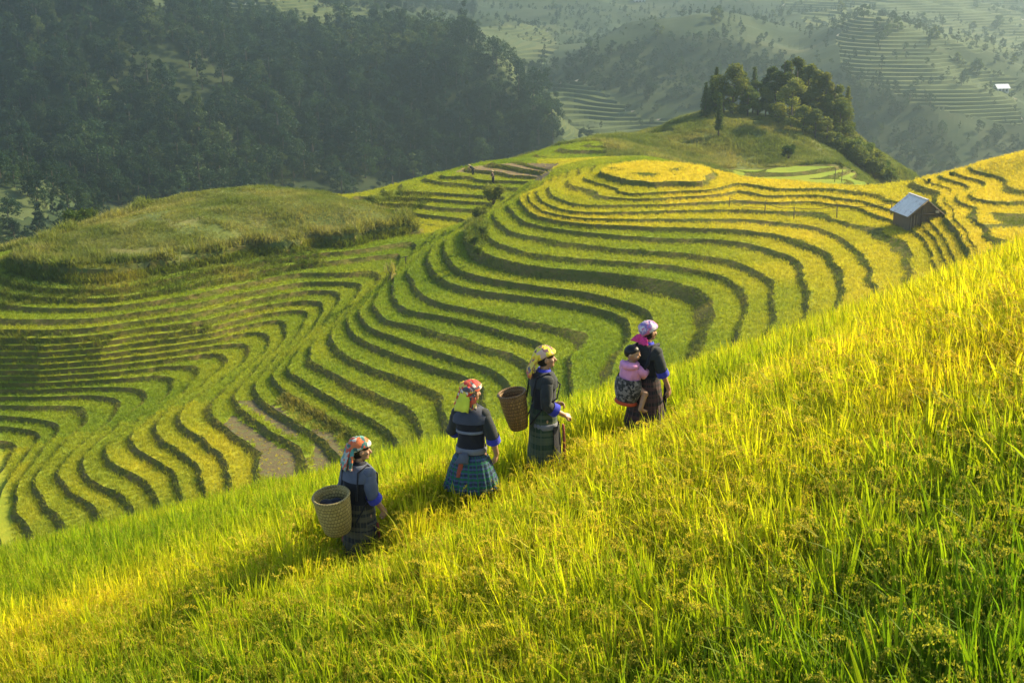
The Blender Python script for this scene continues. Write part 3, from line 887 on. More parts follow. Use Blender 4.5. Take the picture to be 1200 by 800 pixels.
rice_field('near_rice', NEARV, 4.0, 14.5, .16, 'tall ripening rice with drooping ears covering the near slope', .88, 1.12)
rice_field('slope_rice', MIDV, 14.5, 36, .19, 'yellow green rice on the upper slope towards its crest', .74, .98)

# --- rice on the terraces, weeds on their banks, grass on the hills
def small_tuft(name, n, h, w, spread, lean=.5):
    mb = MB()
    for i in range(n):
        az = random.uniform(0, 6.283); r = spread * math.sqrt(random.random()); b = random.uniform(0, 6.283)
        leaf_strip(mb, (math.cos(b) * r, math.sin(b) * r, 0), az, random.uniform(.05, lean), h * random.uniform(.7, 1.15), w * random.uniform(.7, 1.2), random.uniform(.2, 1.0), 2)
    return mb.mesh(name, False)
CROPV = [proto('crop_tuft', small_tuft('crop_tuft', 16, .34, .035, .20), [M_crop]) for k in range(4)]
WEEDV = [proto('weed_tuft', small_tuft('weed_tuft', 14, .42, .045, .22, .9), [M_weed]) for k in range(4)]
GRASSV = [proto('grass_tuft', small_tuft('grass_tuft', 14, .5, .04, .25, .8), [M_grass]) for k in range(4)]
def near_points(st):
    X, Y = np.meshgrid(np.arange(-62, 62, st), np.arange(78, 225, st)); X = X.ravel(); Y = Y.ravel()
    k = np.abs(X) < .385 * Y; X = X[k]; Y = Y[k]
    X = X + RNG.uniform(-.5, .5, X.shape) * st; Y = Y + RNG.uniform(-.5, .5, Y.shape) * st
    return X, Y
def emit(name, V, X, Y, Z, t, s, label, cat):
    n = len(X); print(name, n)
    rot = np.stack([RNG.normal(0, .12, n), RNG.normal(0, .12, n), RNG.uniform(0, 6.283, n)], -1)
    scl = np.repeat(s[:, None], 3, 1) * RNG.uniform(.8, 1.2, (n, 3))
    scatter(name, V, np.stack([X, Y, Z], -1), rot, scl, RNG.integers(0, len(V), n), t, label, cat)
X, Y = near_points(.30)
Z, f, lev, zn, H = near_surface(X, Y)
u, v = project(np.stack([X, Y, Z], -1))
crest = np.interp(u, [-100, 0, 300, 600, 900, 1200, 1300], [690, 668, 588, 520, 420, 306, 266])
seen = (v < crest) & (H > -45)
mud = (px_mask(u, v, MUD) & (Y < 106)) | (px_mask(u, v, FALLOW) & (Y > 135))
scrub = px_mask(u, v, BANKS) & (np.where(v < 262, Y > 120, True))
crop = seen & (zn < 2) & (f < 1 - RIS + .03) & (f > .005) & ~mud & ~scrub & ~((Y > 165) & (X > 26))
emit('terrace_rice', CROPV, X[crop], Y[crop], Z[crop] - .08, ripeness(X, Y, Z, lev)[crop], np.where(Y[crop] > 141, .95, 1.0) * np.ones(crop.sum()), 'level fields of rice filling every terrace of the hillside', 'rice')
stb = seen & mud & (RNG.random(len(X)) < .45)
emit('paddy_stubble', CROPV, X[stb], Y[stb], Z[stb] - .04, np.clip(.8 + RNG.normal(0, .15, stb.sum()), 0, 1), RNG.uniform(.22, .5, stb.sum()), 'cut rice stubble left in the brown paddies', 'stubble')
XW, YW = near_points(.21)
ZW, fW, lW, zW, HW = near_surface(XW, YW); uW, vW = project(np.stack([XW, YW, ZW], -1))
sW = (vW < np.interp(uW, [-100, 0, 300, 600, 900, 1200, 1300], [690, 668, 588, 520, 420, 306, 266])) & (HW > -45)
scW = px_mask(uW, vW, BANKS) & np.where(vW < 262, YW > 120, True)
rimW = (zW < 2) & (fW < .035) & (RNG.random(len(XW)) < .25)
capW = (zW < 2) & (HW > ZL['L'] - .12) & (HW < ZL['L'] + .02) & (XW < -10.5) & (YW > 119) & (YW < 150)
weed = sW & (((zW < 2) & (fW >= 1 - RIS - .02)) | rimW | capW | (scW & (RNG.random(len(XW)) < .3)))
tw = np.clip(.40 + .40 * vnoise(XW / 5, YW / 5, 61) + .2 * vnoise(XW / 1.3, YW / 1.3, 62) + RNG.normal(0, .1, len(XW)), 0, 1)
emit('bank_weeds', WEEDV, XW[weed], YW[weed], ZW[weed] - .05, tw[weed], np.where(capW, 1.5, np.where(scW, 1.1, .48 + .16 * vnoise(XW / 3, YW / 3, 63)))[weed], 'weeds growing on the dark terrace banks', 'weeds')
bare = vnoise(X / 4.5, Y / 3.5, 75) + .35 * vnoise(X / 1.2, Y / 1.2, 76) > .62
gr = seen & (zn == 2) & (H > -40) & ~scrub & ~(bare & (RNG.random(len(X)) < .8))
tg = np.clip(.5 + .3 * vnoise(X / 6, Y / 6, 71) + .2 * vnoise(X / 1.6, Y / 1.6, 72), 0, 1)
edge = (H < ZL['L'] + .25) & (X < -7) & (Y < 150)
emit('hill_grass', GRASSV, X[gr], Y[gr], Z[gr] - .05, tg[gr], np.where(edge[gr], 1.9, np.where(Y[gr] > 160, 1.15, .8)) * (1 + .45 * vnoise(X[gr] / 2.2, Y[gr] / 2.2, 77)), 'rough grass on the rounded hill tops', 'grass')
# ------------------------------------------------------------------ trees
M_bark = plain('bark', (.11, .085, .06), .9, .35, 12, bump=.6)
TREE_STOPS = [(0, (.03, .065, .014)), (.4, (.065, .11, .02)), (.7, (.12, .155, .03)), (1, (.21, .22, .05))]
M_crown = leaf_mat('tree leaves', TREE_STOPS, transl=.35, var=.2, src='OBJECT')
M_needle = leaf_mat('conifer needles', [(0, (.03, .06, .016)), (.5, (.085, .12, .025)), (1, (.19, .19, .045))], transl=.4, var=.2, src='OBJECT')
M_forest = leaf_mat('forest leaves', [(0, (.014, .036, .018)), (.4, (.024, .054, .022)), (.7, (.045, .08, .028)), (1, (.09, .12, .042))], transl=.25, var=.3)

def leaf_card(mb, p, size, m, up=0.0):
    n = Vector((random.gauss(0, 1), random.gauss(0, 1), random.gauss(0, 1) + up)).normalized()
    a = n.orthogonal().normalized(); b = n.cross(a); th = random.uniform(0, 6.28)
    a, b = a * math.cos(th) + b * math.sin(th), b * math.cos(th) - a * math.sin(th)
    w = size * random.uniform(.45, .8); l = size * random.uniform(.8, 1.3)
    p = Vector(p)
    mb.add([p - a * l * .5, p + b * w * .35 + n * size * .12, p + a * l * .5, p - b * w * .35 + n * size * .12], [(0, 1, 2, 3)], m)

def crown_cards(mb, centres, n, size, m=0):
    """leaf-sized cards through clumps, denser towards each clump's skin"""
    tot = sum(r ** 2 for c, r in centres)
    for c, r in centres:
        k = int(n * r ** 2 / tot)
        sq = random.uniform(.65, .95)
        for i in range(k):
            d = Vector((random.gauss(0, 1), random.gauss(0, 1), random.gauss(0, 1))).normalized()
            q = Vector(c) + Vector((d.x, d.y, d.z * sq)) * r * (random.random() ** .38) * random.uniform(.8, 1.12)
            leaf_card(mb, q, size * random.uniform(.7, 1.3), m, .6)

def limb(mb, a, b, r0, r1, m=0, bend=.12):
    a, b = Vector(a), Vector(b); L_ = (b - a).length
    mid = a.lerp(b, .5) + Vector((random.gauss(0, bend), random.gauss(0, bend), random.gauss(0, bend * .4))) * L_
    mb.tube([a, mid, b], [r0, (r0 + r1) / 2, r1], 7, m)

def broad_tree(h, spread, n=1500, leaf=.34, bare=.28):
    tr = MB(); cr = MB()
    top = Vector((random.gauss(0, .03) * h, random.gauss(0, .03) * h, h * .82))
    tr.tube([(0, 0, -.4), (0, 0, h * .2), tuple(top * .55), tuple(top)], [h * .028, h * .022, h * .015, h * .005], 8)
    cl = []
    for i in range(13):
        z = h * random.uniform(bare + .08, .95); t = (z / h - bare) / (1 - bare)
        rr = spread * (math.sin(math.pi * min(1, .18 + t * .8)) ** .8) * random.uniform(.45, 1.0)
        az = i * 2.4 + random.uniform(-.4, .4)
        c = Vector((math.cos(az) * rr, math.sin(az) * rr, z)); r = spread * random.uniform(.3, .52)
        cl.append((c, r))
        limb(tr, top * min(.9, max(.3, (z - rr * .5) / (h * .82))), c, h * .010, h * .003)
    cl.append((Vector((0, 0, h * .88)), spread * .4))
    crown_cards(cr, cl, n, leaf)
    return tr, cr

def conifer_tree(h, spread, n=1300, leaf=.3, bare=.16):
    tr = MB(); cr = MB()
    tr.tube([(0, 0, -.4), (.05, 0, h * .4), (0, .04, h * .99)], [h * .02, h * .014, h * .003], 8)
    k = 26
    for i in range(k):
        t = i / (k - 1); z = h * (bare + (1 - bare) * t)
        rad = spread * (1 - t) ** .85 * random.uniform(.7, 1.15) + .12
        for j in range(4):
            az = i * 1.9 + j * 1.57 + random.uniform(-.3, .3)
            tip = Vector((math.cos(az) * rad, math.sin(az) * rad, z - rad * .22))
            tr.tube([(0, 0, z), tuple(tip)], [h * .003, h * .001], 4, cap=False)
            for q in range(max(3, int(n / (k * 4) * (.4 + 1.2 * (1 - t))))):
                s = random.random() ** .7
                p = Vector((0, 0, z)).lerp(tip, s) + Vector((random.gauss(0, .13), random.gauss(0, .13), random.gauss(0, .10)))
                leaf_card(cr, p, leaf * random.uniform(.7, 1.2), 0, 1.0)
    return tr, cr

def pine_tree(h, spread, n=1500, leaf=.32):
    """tall pine, bare below with a loose uneven top"""
    tr = MB(); cr = MB()
    tr.tube([(0, 0, -.4), (.1, 0, h * .45), (.05, .08, h * .97)], [h * .019, h * .014, h * .004], 8)
    cl = []
    for i in range(22):
        t = random.random(); z = h * (.22 + .76 * t); rr = spread * (1.05 - t) ** .7 * random.uniform(.35, 1.0)
        az = i * 2.4 + random.uniform(-.5, .5)
        c = Vector((math.cos(az) * rr, math.sin(az) * rr, z)); cl.append((c, spread * random.uniform(.22, .36)))
        limb(tr, (0, 0, z - rr * .25), c, h * .006, h * .002)
    crown_cards(cr, cl, n, leaf)
    return tr, cr

def bush_tree(h, spread, n=2000, leaf=.3):
    tr = MB(); cr = MB(); cl = [(Vector((0, 0, h * .45)), spread * .7)]
    for i in range(11):
        az = i * 2.4; rr = spread * random.uniform(.25, .75); z = h * random.uniform(.18, .8) * (1.1 - .4 * rr / spread)
        c = Vector((math.cos(az) * rr, math.sin(az) * rr, z)); cl.append((c, spread * random.uniform(.32, .5))); limb(tr, (0, 0, -.2), c, .05, .015)
    crown_cards(cr, cl, n, leaf)
    return tr, cr
TREE_KINDS = {}
def tree_kind(key, maker, mat, k, *a, **kw):
    out = []
    for i in range(k):
        tr, cr = maker(*a, **kw)
        mt = tr.mesh('trunk'); mt.materials.append(M_bark); mc = cr.mesh('crown', False); mc.materials.append(mat)
        out.append((mt, mc))
    TREE_KINDS[key] = out
tree_kind('pine', pine_tree, M_needle, 4, 10, 2.6, 4200, .46)
tree_kind('conifer', conifer_tree, M_needle, 3, 10, 1.9, 3000, .40)
tree_kind('slim', conifer_tree, M_needle, 2, 8, .85, 2200, .32, bare=.2)
tree_kind('broad', broad_tree, M_crown, 4, 8, 2.2, 3800, .42, bare=.12)
tree_kind('bush', bush_tree, M_crown, 4, 3, 1.5, 2200, .30)

def put_tree(name, kind, x, y, h, label, tint, group=None, cat='tree', widen=1.0, base=10.0, z=None):
    me = random.choice(TREE_KINDS[kind])
    zz = float(near_surface(np.array([x]), np.array([y]))[0][0]) if z is None else z
    r = empty(name, (x, y, zz - .1), random.uniform(0, 6.28), 1.0)
    s = h / base; r.scale = (s * widen, s * widen, s)
    tag(r, label, cat, group)
    for nm, m in (('trunk', me[0]), ('crown', me[1])):
        o = bpy.data.objects.new(nm, m); COL.objects.link(o); o.parent = r; o['tint'] = float(tint)
    return r
BASEH = {'pine': 10, 'conifer': 10, 'slim': 8, 'broad': 8, 'bush': 3}
# the grove on the knoll: foot pixel, distance, height in metres
GROVE = [
 ('conifer', 826, 141, 209, 6.6, 'dark narrow conifer at the left end of the grove on the knoll', .25),
 ('conifer', 838, 136, 213, 8.6, 'taller conifer second from the left end of the grove', .3),
 ('slim', 842, 160, 199, 7.2, 'slim dark column of a tree standing alone before the grove', .2),
 ('broad', 857, 138, 211, 9.4, 'pale green feathery tree behind the slim dark column', .85),
 ('pine', 868, 136, 215, 8.0, 'low spreading pine in the dip left of the grove centre', .5),
 ('slim', 882, 134, 216, 8.4, 'thin pointed conifer rising in the middle of the grove', .35),
 ('broad', 876, 138, 211, 6.0, 'short bushy tree below the thin pointed conifer', .6),
 ('broad', 897, 137, 213, 5.2, 'small rounded bright tree at the gap in the grove', .8),
 ('pine', 908, 138, 214, 8.2, 'dark pine just left of the tallest trees of the grove', .4),
 ('pine', 917, 140, 214, 10.8, 'tallest pine of the grove with a jagged top', .55),
 ('pine', 932, 142, 216, 11.0, 'broad tall pine right beside the tallest of the grove', .6),
 ('broad', 927, 152, 205, 8.6, 'pale rounded tree bulging from the front of the grove', .95),
 ('pine', 945, 146, 214, 10.6, 'olive pine right of the pale rounded tree', .7),
 ('pine', 955, 150, 213, 10.2, 'thick crowned pine on the right shoulder of the grove', .75),
 ('pine', 966, 154, 212, 10.4, 'bare stemmed pine with sunlit top on the right shoulder', .8),
 ('pine', 976, 160, 211, 9.6, 'leaning pine with visible trunk near the right end', .7),
 ('conifer', 990, 170, 212, 10.2, 'tall ragged conifer at the right end of the grove', .75),
 ('broad', 940, 158, 204, 5.0, 'low leafy tree in front of the grove trunks', .7),
 ('broad', 955, 165, 204, 5.4, 'bushy young tree on the slope below the right shoulder', .75),
 ('broad', 968, 172, 204, 5.0, 'yellowish young tree below the bare stemmed pine', .9),
]
for kind, u, v, d, h, lab, ti in GROVE:
    p = at_depth(u, v, d)
    h *= .84
    put_tree({'pine': 'pine_tree', 'conifer': 'conifer_tree', 'slim': 'slim_conifer', 'broad': 'leafy_tree'}[kind], kind, p[0], p[1], h, lab, ti, 'trees of the grove on the knoll', base=BASEH[kind], z=p[2],
             widen=1.15 if kind in ('pine', 'broad') else 1.0)
MORE = [('pine', 902, 137, 218, 9.0, 'dark pine behind the small rounded bright tree', .35), ('pine', 925, 140, 219, 10.6, 'back pine showing between the two tallest of the grove', .45), ('broad', 888, 137, 214, 6.6, 'leafy tree under the thin pointed conifer on its right', .55),
 ('pine', 938, 144, 218, 10.4, 'back pine filling the crown right of the broad tall one', .6), ('pine', 960, 152, 217, 10.2, 'back pine between the two shoulder pines', .65), ('broad', 983, 167, 208, 7.2, 'dense leafy tree under the ragged right end conifer', .65),
 ('broad', 848, 139, 212, 6.6, 'rounded tree filling the gap behind the slim dark column', .6), ('conifer', 833, 138, 214, 7.4, 'grey green conifer half hidden between the two left end ones', .35), ('broad', 972, 163, 214, 8.0, 'full crowned tree behind the leaning pine', .75), ('broad', 912, 146, 208, 4.6, 'short bush tree left of the pale rounded tree', .6)]
for kind, u, v, d, h, lab, ti in MORE:
    p = at_depth(u, v, d)
    h *= .84
    put_tree({'pine': 'pine_tree', 'conifer': 'conifer_tree', 'broad': 'leafy_tree'}[kind], kind, p[0], p[1], h, lab, ti, 'trees of the grove on the knoll', base=BASEH[kind], z=p[2], widen=1.15)
SLOPE = [(985,186,206,4.2),(996,190,205,4.6),(1003,197,203,4.2),(1010,194,210,4.4),(1018,203,206,4.4),(1025,207,204,3.6),(1033,210,208,3.8),(1042,214,206,3.0),(1052,216,212,3.2),(1000,184,214,4.0),(978,180,204,3.6),(1062,216,216,2.2)]
SL_LAB = ['bushy tree at the top of the leafy strip running down from the grove','full dark bush second down the leafy strip','rounded bush bulging left in the leafy strip','tall bush behind the middle of the leafy strip',
 'wide bush at the middle of the leafy strip','low bush on the left edge of the leafy strip','thick bush near the bottom of the leafy strip','small bush close to the foot of the leafy strip','lone bush at the foot of the leafy strip',
 'upright bush behind the top of the leafy strip','small leafy bush under the last pines','lowest shrub beside the golden crest']
for (u, v, d, h), lab in zip(SLOPE, SL_LAB):
    p = at_depth(u, v, d); put_tree('bush', 'bush', p[0], p[1], h, lab, random.uniform(.45, .85), 'bushes running down from the grove', 'bush', base=3, widen=.95, z=p[2])
BUSH = [(578,236,150,2.6,'round green bush on the ledge behind the main ridge',.95),(562,257,136,1.8,'small bush below the round one behind the main ridge',.75),(556,284,118,1.0,'scrubby bush in the notch of the green ridge',.6),(566,272,121,.9,'bush at the head of the overgrown notch',.6),
 (560,295,116,.8,'low scrub at the lower end of the overgrown notch',.55),
 (90,272,156,3.6,'large round bush at the left edge of the grassy hill',.4),(103,272,158,3.4,'round bush right beside the largest one on the hill edge',.6),(78,281,152,2.4,'dark low bush left of the large round bush',.2),(57,290,147,1.9,'dark shrub low on the hill rim at far left',.25),
 (215,249,163,2.6,'yellowish leafy bush behind the brow of the grassy hill',.95),(228,246,166,1.8,'small dark bush right of the yellowish leafy one',.5),(122,268,160,1.3,'little shrub on the skyline of the grassy hill',.5),
 (265,241,164,1.5,'low scrub on the brow of the grassy hill',.6),(1115,204,126,.5,'small dark shrub on the golden crest',.3),(1089,211,126.5,.4,'tiny shrub on the golden crest nearest the hut',.3),(700,172,196,1.4,'low scrub at the left foot of the knoll',.4),
 (716,170,198,1.3,'scrub on the knoll above the far terraces',.5),(770,160,203,1.3,'lone bush on the open grass of the knoll',.35),(828,176,196,1.4,'dark tuft of brush on the front of the knoll',.1),(924,183,190,2.2,'thin sapling on the right front of the knoll',.2),(810,166,200,1.1,'small shrub on the middle of the knoll',.35),
 (789,209,131.5,.7,'little weed clump on the rim of the round terrace',.3),(1000,193,205,2.4,'bush beside the far right terraces',.6)]
for u, v, d, h, lab, ti in BUSH:
    p = at_depth(u, v, d); put_tree('bush', 'bush', p[0], p[1], h, lab, ti, None, 'bush', base=3, widen=1.0, z=p[2] - .1)

# --- the woods across the valley
def forest_tree(name, kind):
    mb = MB()
    if kind == 0: tr, cr = broad_tree(11, 4.0, 800, .85, .1)
    elif kind == 1: tr, cr = pine_tree(14, 3.0, 700, .85)
    else: tr, cr = conifer_tree(13, 2.5, 420, 1.0)
    mb.v, mb.f, mb.m, mb.uv = cr.v, cr.f, cr.m, cr.uv
    t2 = MB(); t2.tube([(0, 0, -1), (0, 0, 8)], [.3, .12], 6, 1)
    mb.add(t2.v, t2.f, 1)
    return mb.mesh(name, False)
FORV = [proto('forest_tree', forest_tree('forest_tree', k), [M_forest, M_bark]) for k in (0, 0, 0, 1, 0, 0, 0, 1)]
def wood_points(polys, d0, d1, st, dens):
    y = []; x = []
    Ya = np.arange(d0, d1, st)
    X, Y = np.meshgrid(np.arange(-.40 * d1, .40 * d1, st), Ya); X = X.ravel() + RNG.uniform(-.5, .5, X.size) * st; Y = Y.ravel() + RNG.uniform(-.5, .5, Y.size) * st
    Z = far_z(X, Y); u, v = project(np.stack([X, Y, Z], -1))
    w = 10 * vnoise(X / 25, Y / 25, 81)
    ok = px_mask(u + w, v + w * .6, polys) & (RNG.random(X.size) < dens)
    return X[ok], Y[ok], Z[ok], u[ok], v[ok]
def emit_trees(name, V, X, Y, Z, t, s, label):
    n = len(X); print(name, n)
    rot = np.stack([np.zeros(n), np.zeros(n), RNG.uniform(0, 6.283, n)], -1)
    scl = np.repeat(s[:, None], 3, 1) * RNG.uniform(.85, 1.15, (n, 3))
    scatter(name, V, np.stack([X, Y, Z - .3], -1), rot, scl, RNG.integers(0, len(V), n), t, label, 'woods')
X, Y, Z, u, v = wood_points(WOOD, 372, 600, 3.9, .95)
gl = px_mask(u + 8 * vnoise(X / 20, Y / 20, 3), v, GLADE + [[(0,214),(60,216),(70,250),(0,250)], [(330,222),(440,210),(560,212),(540,240),(330,246)], [(140,60),(230,50),(210,90),(150,90)]]) & (RNG.random(len(X)) < .75)
X, Y, Z, u, v = X[~gl], Y[~gl], Z[~gl], u[~gl], v[~gl]
t = np.clip(.42 + .34 * vnoise(X / 30, Y / 30, 91) + .34 * RNG.normal(0, .8, len(X)), 0, 1)
emit_trees('hillside_wood', FORV, X, Y, Z, t, np.clip(RNG.normal(.66, .24, len(X)), .3, 1.35), 'dense dark wood covering the hill across the valley')
X, Y, Z, u, v = wood_points(SCRUBW, 430, 1000, 4.4, .8)
t = np.clip(.4 + .3 * vnoise(X / 40, Y / 40, 92) + RNG.normal(0, .2, len(X)), 0, 1)
emit_trees('valley_scrub', FORV, X, Y, Z, t, np.clip(RNG.normal(.36, .13, len(X)), .15, .8), 'patches of scrub and low trees on the hazy far slopes')
X, Y, Z, u, v = wood_points([[(-80,262),(120,262),(112,330),(-80,340)], [(20,205),(130,205),(120,266),(56,266)], [(-80,195),(130,195),(130,226),(-80,228)], [(-80,240),(60,246),(60,252),(-80,250)]], 236, 420, 3.4, .9)  # scrub packed dense to darken this slope in place of the hill's shade
emit_trees('shade_scrub', FORV, X, Y, Z, np.clip(.35 + RNG.normal(0, .2, len(X)), 0, 1), np.clip(RNG.normal(.36, .12, len(X)), .15, .7), 'scrub round the small fields at the far left, thickened to stand for hill shade')
X, Y, Z, u, v = wood_points([[(-100,-90),(1300,-90),(1300,215),(640,215),(600,90),(520,30),(-100,-10)]], 430, 1300, 5.6, .6)
k = vnoise(X / 60, Y / 60, 97) + .5 * vnoise(X / 17, Y / 17, 98) > -.3; X, Y, Z = X[k], Y[k], Z[k]
emit_trees('slope_bushes', FORV, X, Y, Z, np.clip(.45 + .3 * vnoise(X / 40, Y / 40, 92) + RNG.normal(0, .2, len(X)), 0, 1), np.clip(RNG.normal(.22, .10, len(X)), .09, .7), 'bushes and low trees spread over the hazy far hills')
# single trees dotted over the far slopes
DOT = [(560,35),(540,42),(648,12),(735,22),(838,28),(842,22),(905,20),(985,14),(1012,20),(1075,34),(1080,30),(1105,28),(1140,38),(1168,33),(1172,30),(1188,76),(1030,38),(1040,42),(1052,36),(1095,46),(1122,72),(440,24),(470,32),(490,34),(515,22),(690,56),(770,44),(1145,88)]
for u, v in DOT:
    # walk down the line of sight to the slope
    r = ray(u, v); d = 420.0
    while d < 1500 and float(far_z(np.array([r[0] / r[1] * d]), np.array([d]))[0]) < r[2] / r[1] * d: d += 4
    if d >= 1500: continue
    p = r / r[1] * d
    put_tree('far_tree', 'broad', p[0], p[1], random.uniform(3.5, 8), 'small hazy tree standing by itself on the far slopes', random.uniform(.2, .8), 'single trees dotted over the far slopes', base=8, widen=1.25, z=p[2] - .5)
# ------------------------------------------------------------------ the four women and the child
def cloth(name, base, accents=None, scale=30, rough=.85, mode='plain'):
    """woven cloth; mode: plain, print (scattered patches), plaid (bands round and down the garment), rib"""
    m, nt, out = new_mat(name)
    tcn = N(nt, 'ShaderNodeTexCoord'); tc = tcn.outputs['Object']
    col = mixc(nt, noise(nt, tc, 14, 4), [c * .75 for c in base], [min(1, c * 1.3) for c in base])
    if mode == 'print':
        vo = N(nt, 'ShaderNodeTexVoronoi', i_Scale=scale); 
        wv = N(nt, 'ShaderNodeVectorMath', operation='ADD'); L(nt, tc, wv.inputs[0])
        nz = N(nt, 'ShaderNodeTexNoise', i_Scale=18.0); L(nt, tc, nz.inputs['Vector'])
        sc_ = N(nt, 'ShaderNodeVectorMath', operation='SCALE'); sc_.inputs['Scale'].default_value = .05; L(nt, nz.outputs['Color'], sc_.inputs[0]); L(nt, sc_.outputs[0], wv.inputs[1])
        L(nt, wv.outputs[0], vo.inputs['Vector'])
        sp = N(nt, 'ShaderNodeSeparateColor'); L(nt, vo.outputs['Color'], sp.inputs[0])
        k = len(accents) + 1
        rp = ramp(nt, [(i / k, c) for i, c in enumerate([base] + accents)], 'CONSTANT'); L(nt, sp.outputs[0], rp.inputs[0])
        col = rp.outputs[0]
    if mode == 'plaid':
        uv = N(nt, 'ShaderNodeSeparateXYZ'); L(nt, tcn.outputs['UV'], uv.inputs[0])
        for ax, fr, acc, th in ((0, scale, accents[0], .62), (1, scale * .55, accents[1], .6), (1, scale * .30, accents[-1], .74), (0, scale * .5, accents[-1], .84)):
            mu = N(nt, 'ShaderNodeMath', operation='MULTIPLY'); L(nt, uv.outputs[ax], mu.inputs[0]); mu.inputs[1].default_value = fr
            fr_ = N(nt, 'ShaderNodeMath', operation='FRACT'); L(nt, mu.outputs[0], fr_.inputs[0])
            gt = N(nt, 'ShaderNodeMath', operation='GREATER_THAN'); L(nt, fr_.outputs[0], gt.inputs[0]); gt.inputs[1].default_value = th
            hf = N(nt, 'ShaderNodeMath', operation='MULTIPLY'); L(nt, gt.outputs[0], hf.inputs[0]); hf.inputs[1].default_value = .7
            col = mixc(nt, hf.outputs[0], col, acc)
    pb = N(nt, 'ShaderNodeBsdfPrincipled', i_Roughness=rough); pb.inputs['Specular IOR Level'].default_value = .2
    pb.inputs['Sheen Weight'].default_value = .15
    L(nt, col, pb.inputs['Base Color'])
    b = N(nt, 'ShaderNodeBump', i_Strength=.35, i_Distance=.012); L(nt, noise(nt, tc, 22, 4, .6), b.inputs['Height']); L(nt, b.outputs[0], pb.inputs['Normal'])
    L(nt, pb.outputs[0], out.inputs[0])
    return m
def skin_mat():
    m, nt, out = new_mat('skin')
    tc = N(nt, 'ShaderNodeTexCoord').outputs['Object']
    pb = N(nt, 'ShaderNodeBsdfPrincipled', i_Roughness=.5); pb.inputs['Subsurface Weight'].default_value = .08; pb.inputs['Subsurface Radius'].default_value = (.02, .008, .004)
    L(nt, mixc(nt, noise(nt, tc, 25, 3), (.36, .20, .12), (.46, .27, .165)), pb.inputs['Base Color'])
    L(nt, pb.outputs[0], out.inputs[0]); return m
M_skin = skin_mat()
M_hair = plain('black hair', (.012, .010, .009), .45, .4, 60)
M_eye = plain('dark eye', (.02, .015, .012), .2)
M_lip = plain('lips', (.32, .10, .08), .5)
M_black = cloth('black cotton', (.016, .017, .024))
M_indigo = cloth('indigo cotton', (.018, .020, .028))
M_greyblue = cloth('faded grey blue cotton', (.085, .10, .135))
M_yoke2 = cloth('grey blue shoulder cloth', (.05, .058, .08))
M_slate = cloth('dark slate cotton', (.026, .030, .030))
M_blue = cloth('bright blue cuff cloth', (.035, .045, .42))
M_band = cloth('silver grey braid', (.16, .17, .19))
M_red = cloth('red orange trim', (.55, .085, .03))
M_rust = cloth('rust red cloth', (.30, .07, .045))
M_pink = cloth('pink fleece', (.72, .30, .50))
M_lime = cloth('lime tassel', (.62, .66, .05))
M_yellow = cloth('yellow pompom', (.80, .60, .06))
M_magenta = cloth('magenta scarf end', (.72, .05, .22))
M_s1 = cloth('red teal white headscarf', (.62, .08, .04), [(.10, .30, .24), (.62, .58, .48), (.62, .16, .05), (.05, .14, .13)], 22, mode='print')
M_s1b = cloth('teal scarf end', (.10, .28, .24), [(.55, .10, .05), (.38, .42, .38)], 26, mode='print')
M_s2 = cloth('red white headscarf', (.62, .12, .05), [(.70, .66, .56), (.62, .06, .04), (.75, .55, .10), (.10, .09, .10)], 26, mode='print')
M_s3 = cloth('yellow flowered headscarf', (.78, .58, .035), [(.74, .66, .06), (.20, .11, .12), (.82, .62, .05), (.62, .42, .30)], 24, mode='print')
M_s3b = cloth('orange scarf end', (.75, .30, .03), [(.62, .08, .03), (.70, .55, .08), (.12, .10, .16)], 24, mode='print')
M_s4 = cloth('white violet headscarf', (.52, .38, .50), [(.26, .18, .40), (.62, .56, .60), (.58, .16, .32)], 30, mode='print')
M_k1 = cloth('black checked skirt', (.025, .026, .028), [(.05, .048, .032), (.11, .10, .06)], 30, mode='plaid')
M_k2 = cloth('blue green plaid skirt', (.02, .032, .075), [(.02, .10, .07), (.06, .10, .22), (.015, .14, .06)], 34, mode='plaid')
M_k3 = cloth('dark green plaid skirt', (.025, .05, .032), [(.04, .065, .038), (.085, .11, .07)], 28, mode='plaid')
M_k4 = cloth('black printed skirt', (.018, .017, .022), [(.05, .042, .044), (.08, .04, .042)], 36, mode='plaid')
M_carrier = cloth('patterned carrier cloth', (.05, .05, .055), [(.24, .22, .22), (.03, .03, .035), (.12, .11, .11)], 40, mode='print')

def basket_mat(name, c0, c1):
    m, nt, out = new_mat(name)
    tcn = N(nt, 'ShaderNodeTexCoord'); br = N(nt, 'ShaderNodeTexBrick')
    mp = N(nt, 'ShaderNodeMapping'); mp.inputs['Scale'].default_value = (30, 30, 30); L(nt, tcn.outputs['UV'], mp.inputs[0]); L(nt, mp.outputs[0], br.inputs['Vector'])
    br.inputs['Color1'].default_value = c4(c0); br.inputs['Color2'].default_value = c4(c1); br.inputs['Mortar'].default_value = c4([x * .35 for x in c0])
    br.inputs['Scale'].default_value = 1.0; br.inputs['Mortar Size'].default_value = .08; br.inputs['Brick Width'].default_value = 1.0; br.inputs['Row Height'].default_value = .8
    pb = N(nt, 'ShaderNodeBsdfPrincipled', i_Roughness=.6); L(nt, br.outputs['Color'], pb.inputs['Base Color'])
    b = N(nt, 'ShaderNodeBump', i_Strength=.8, i_Distance=.008); b.invert = True; L(nt, br.outputs['Fac'], b.inputs['Height']); L(nt, b.outputs[0], pb.inputs['Normal'])
    L(nt, pb.outputs[0], out.inputs[0]); return m

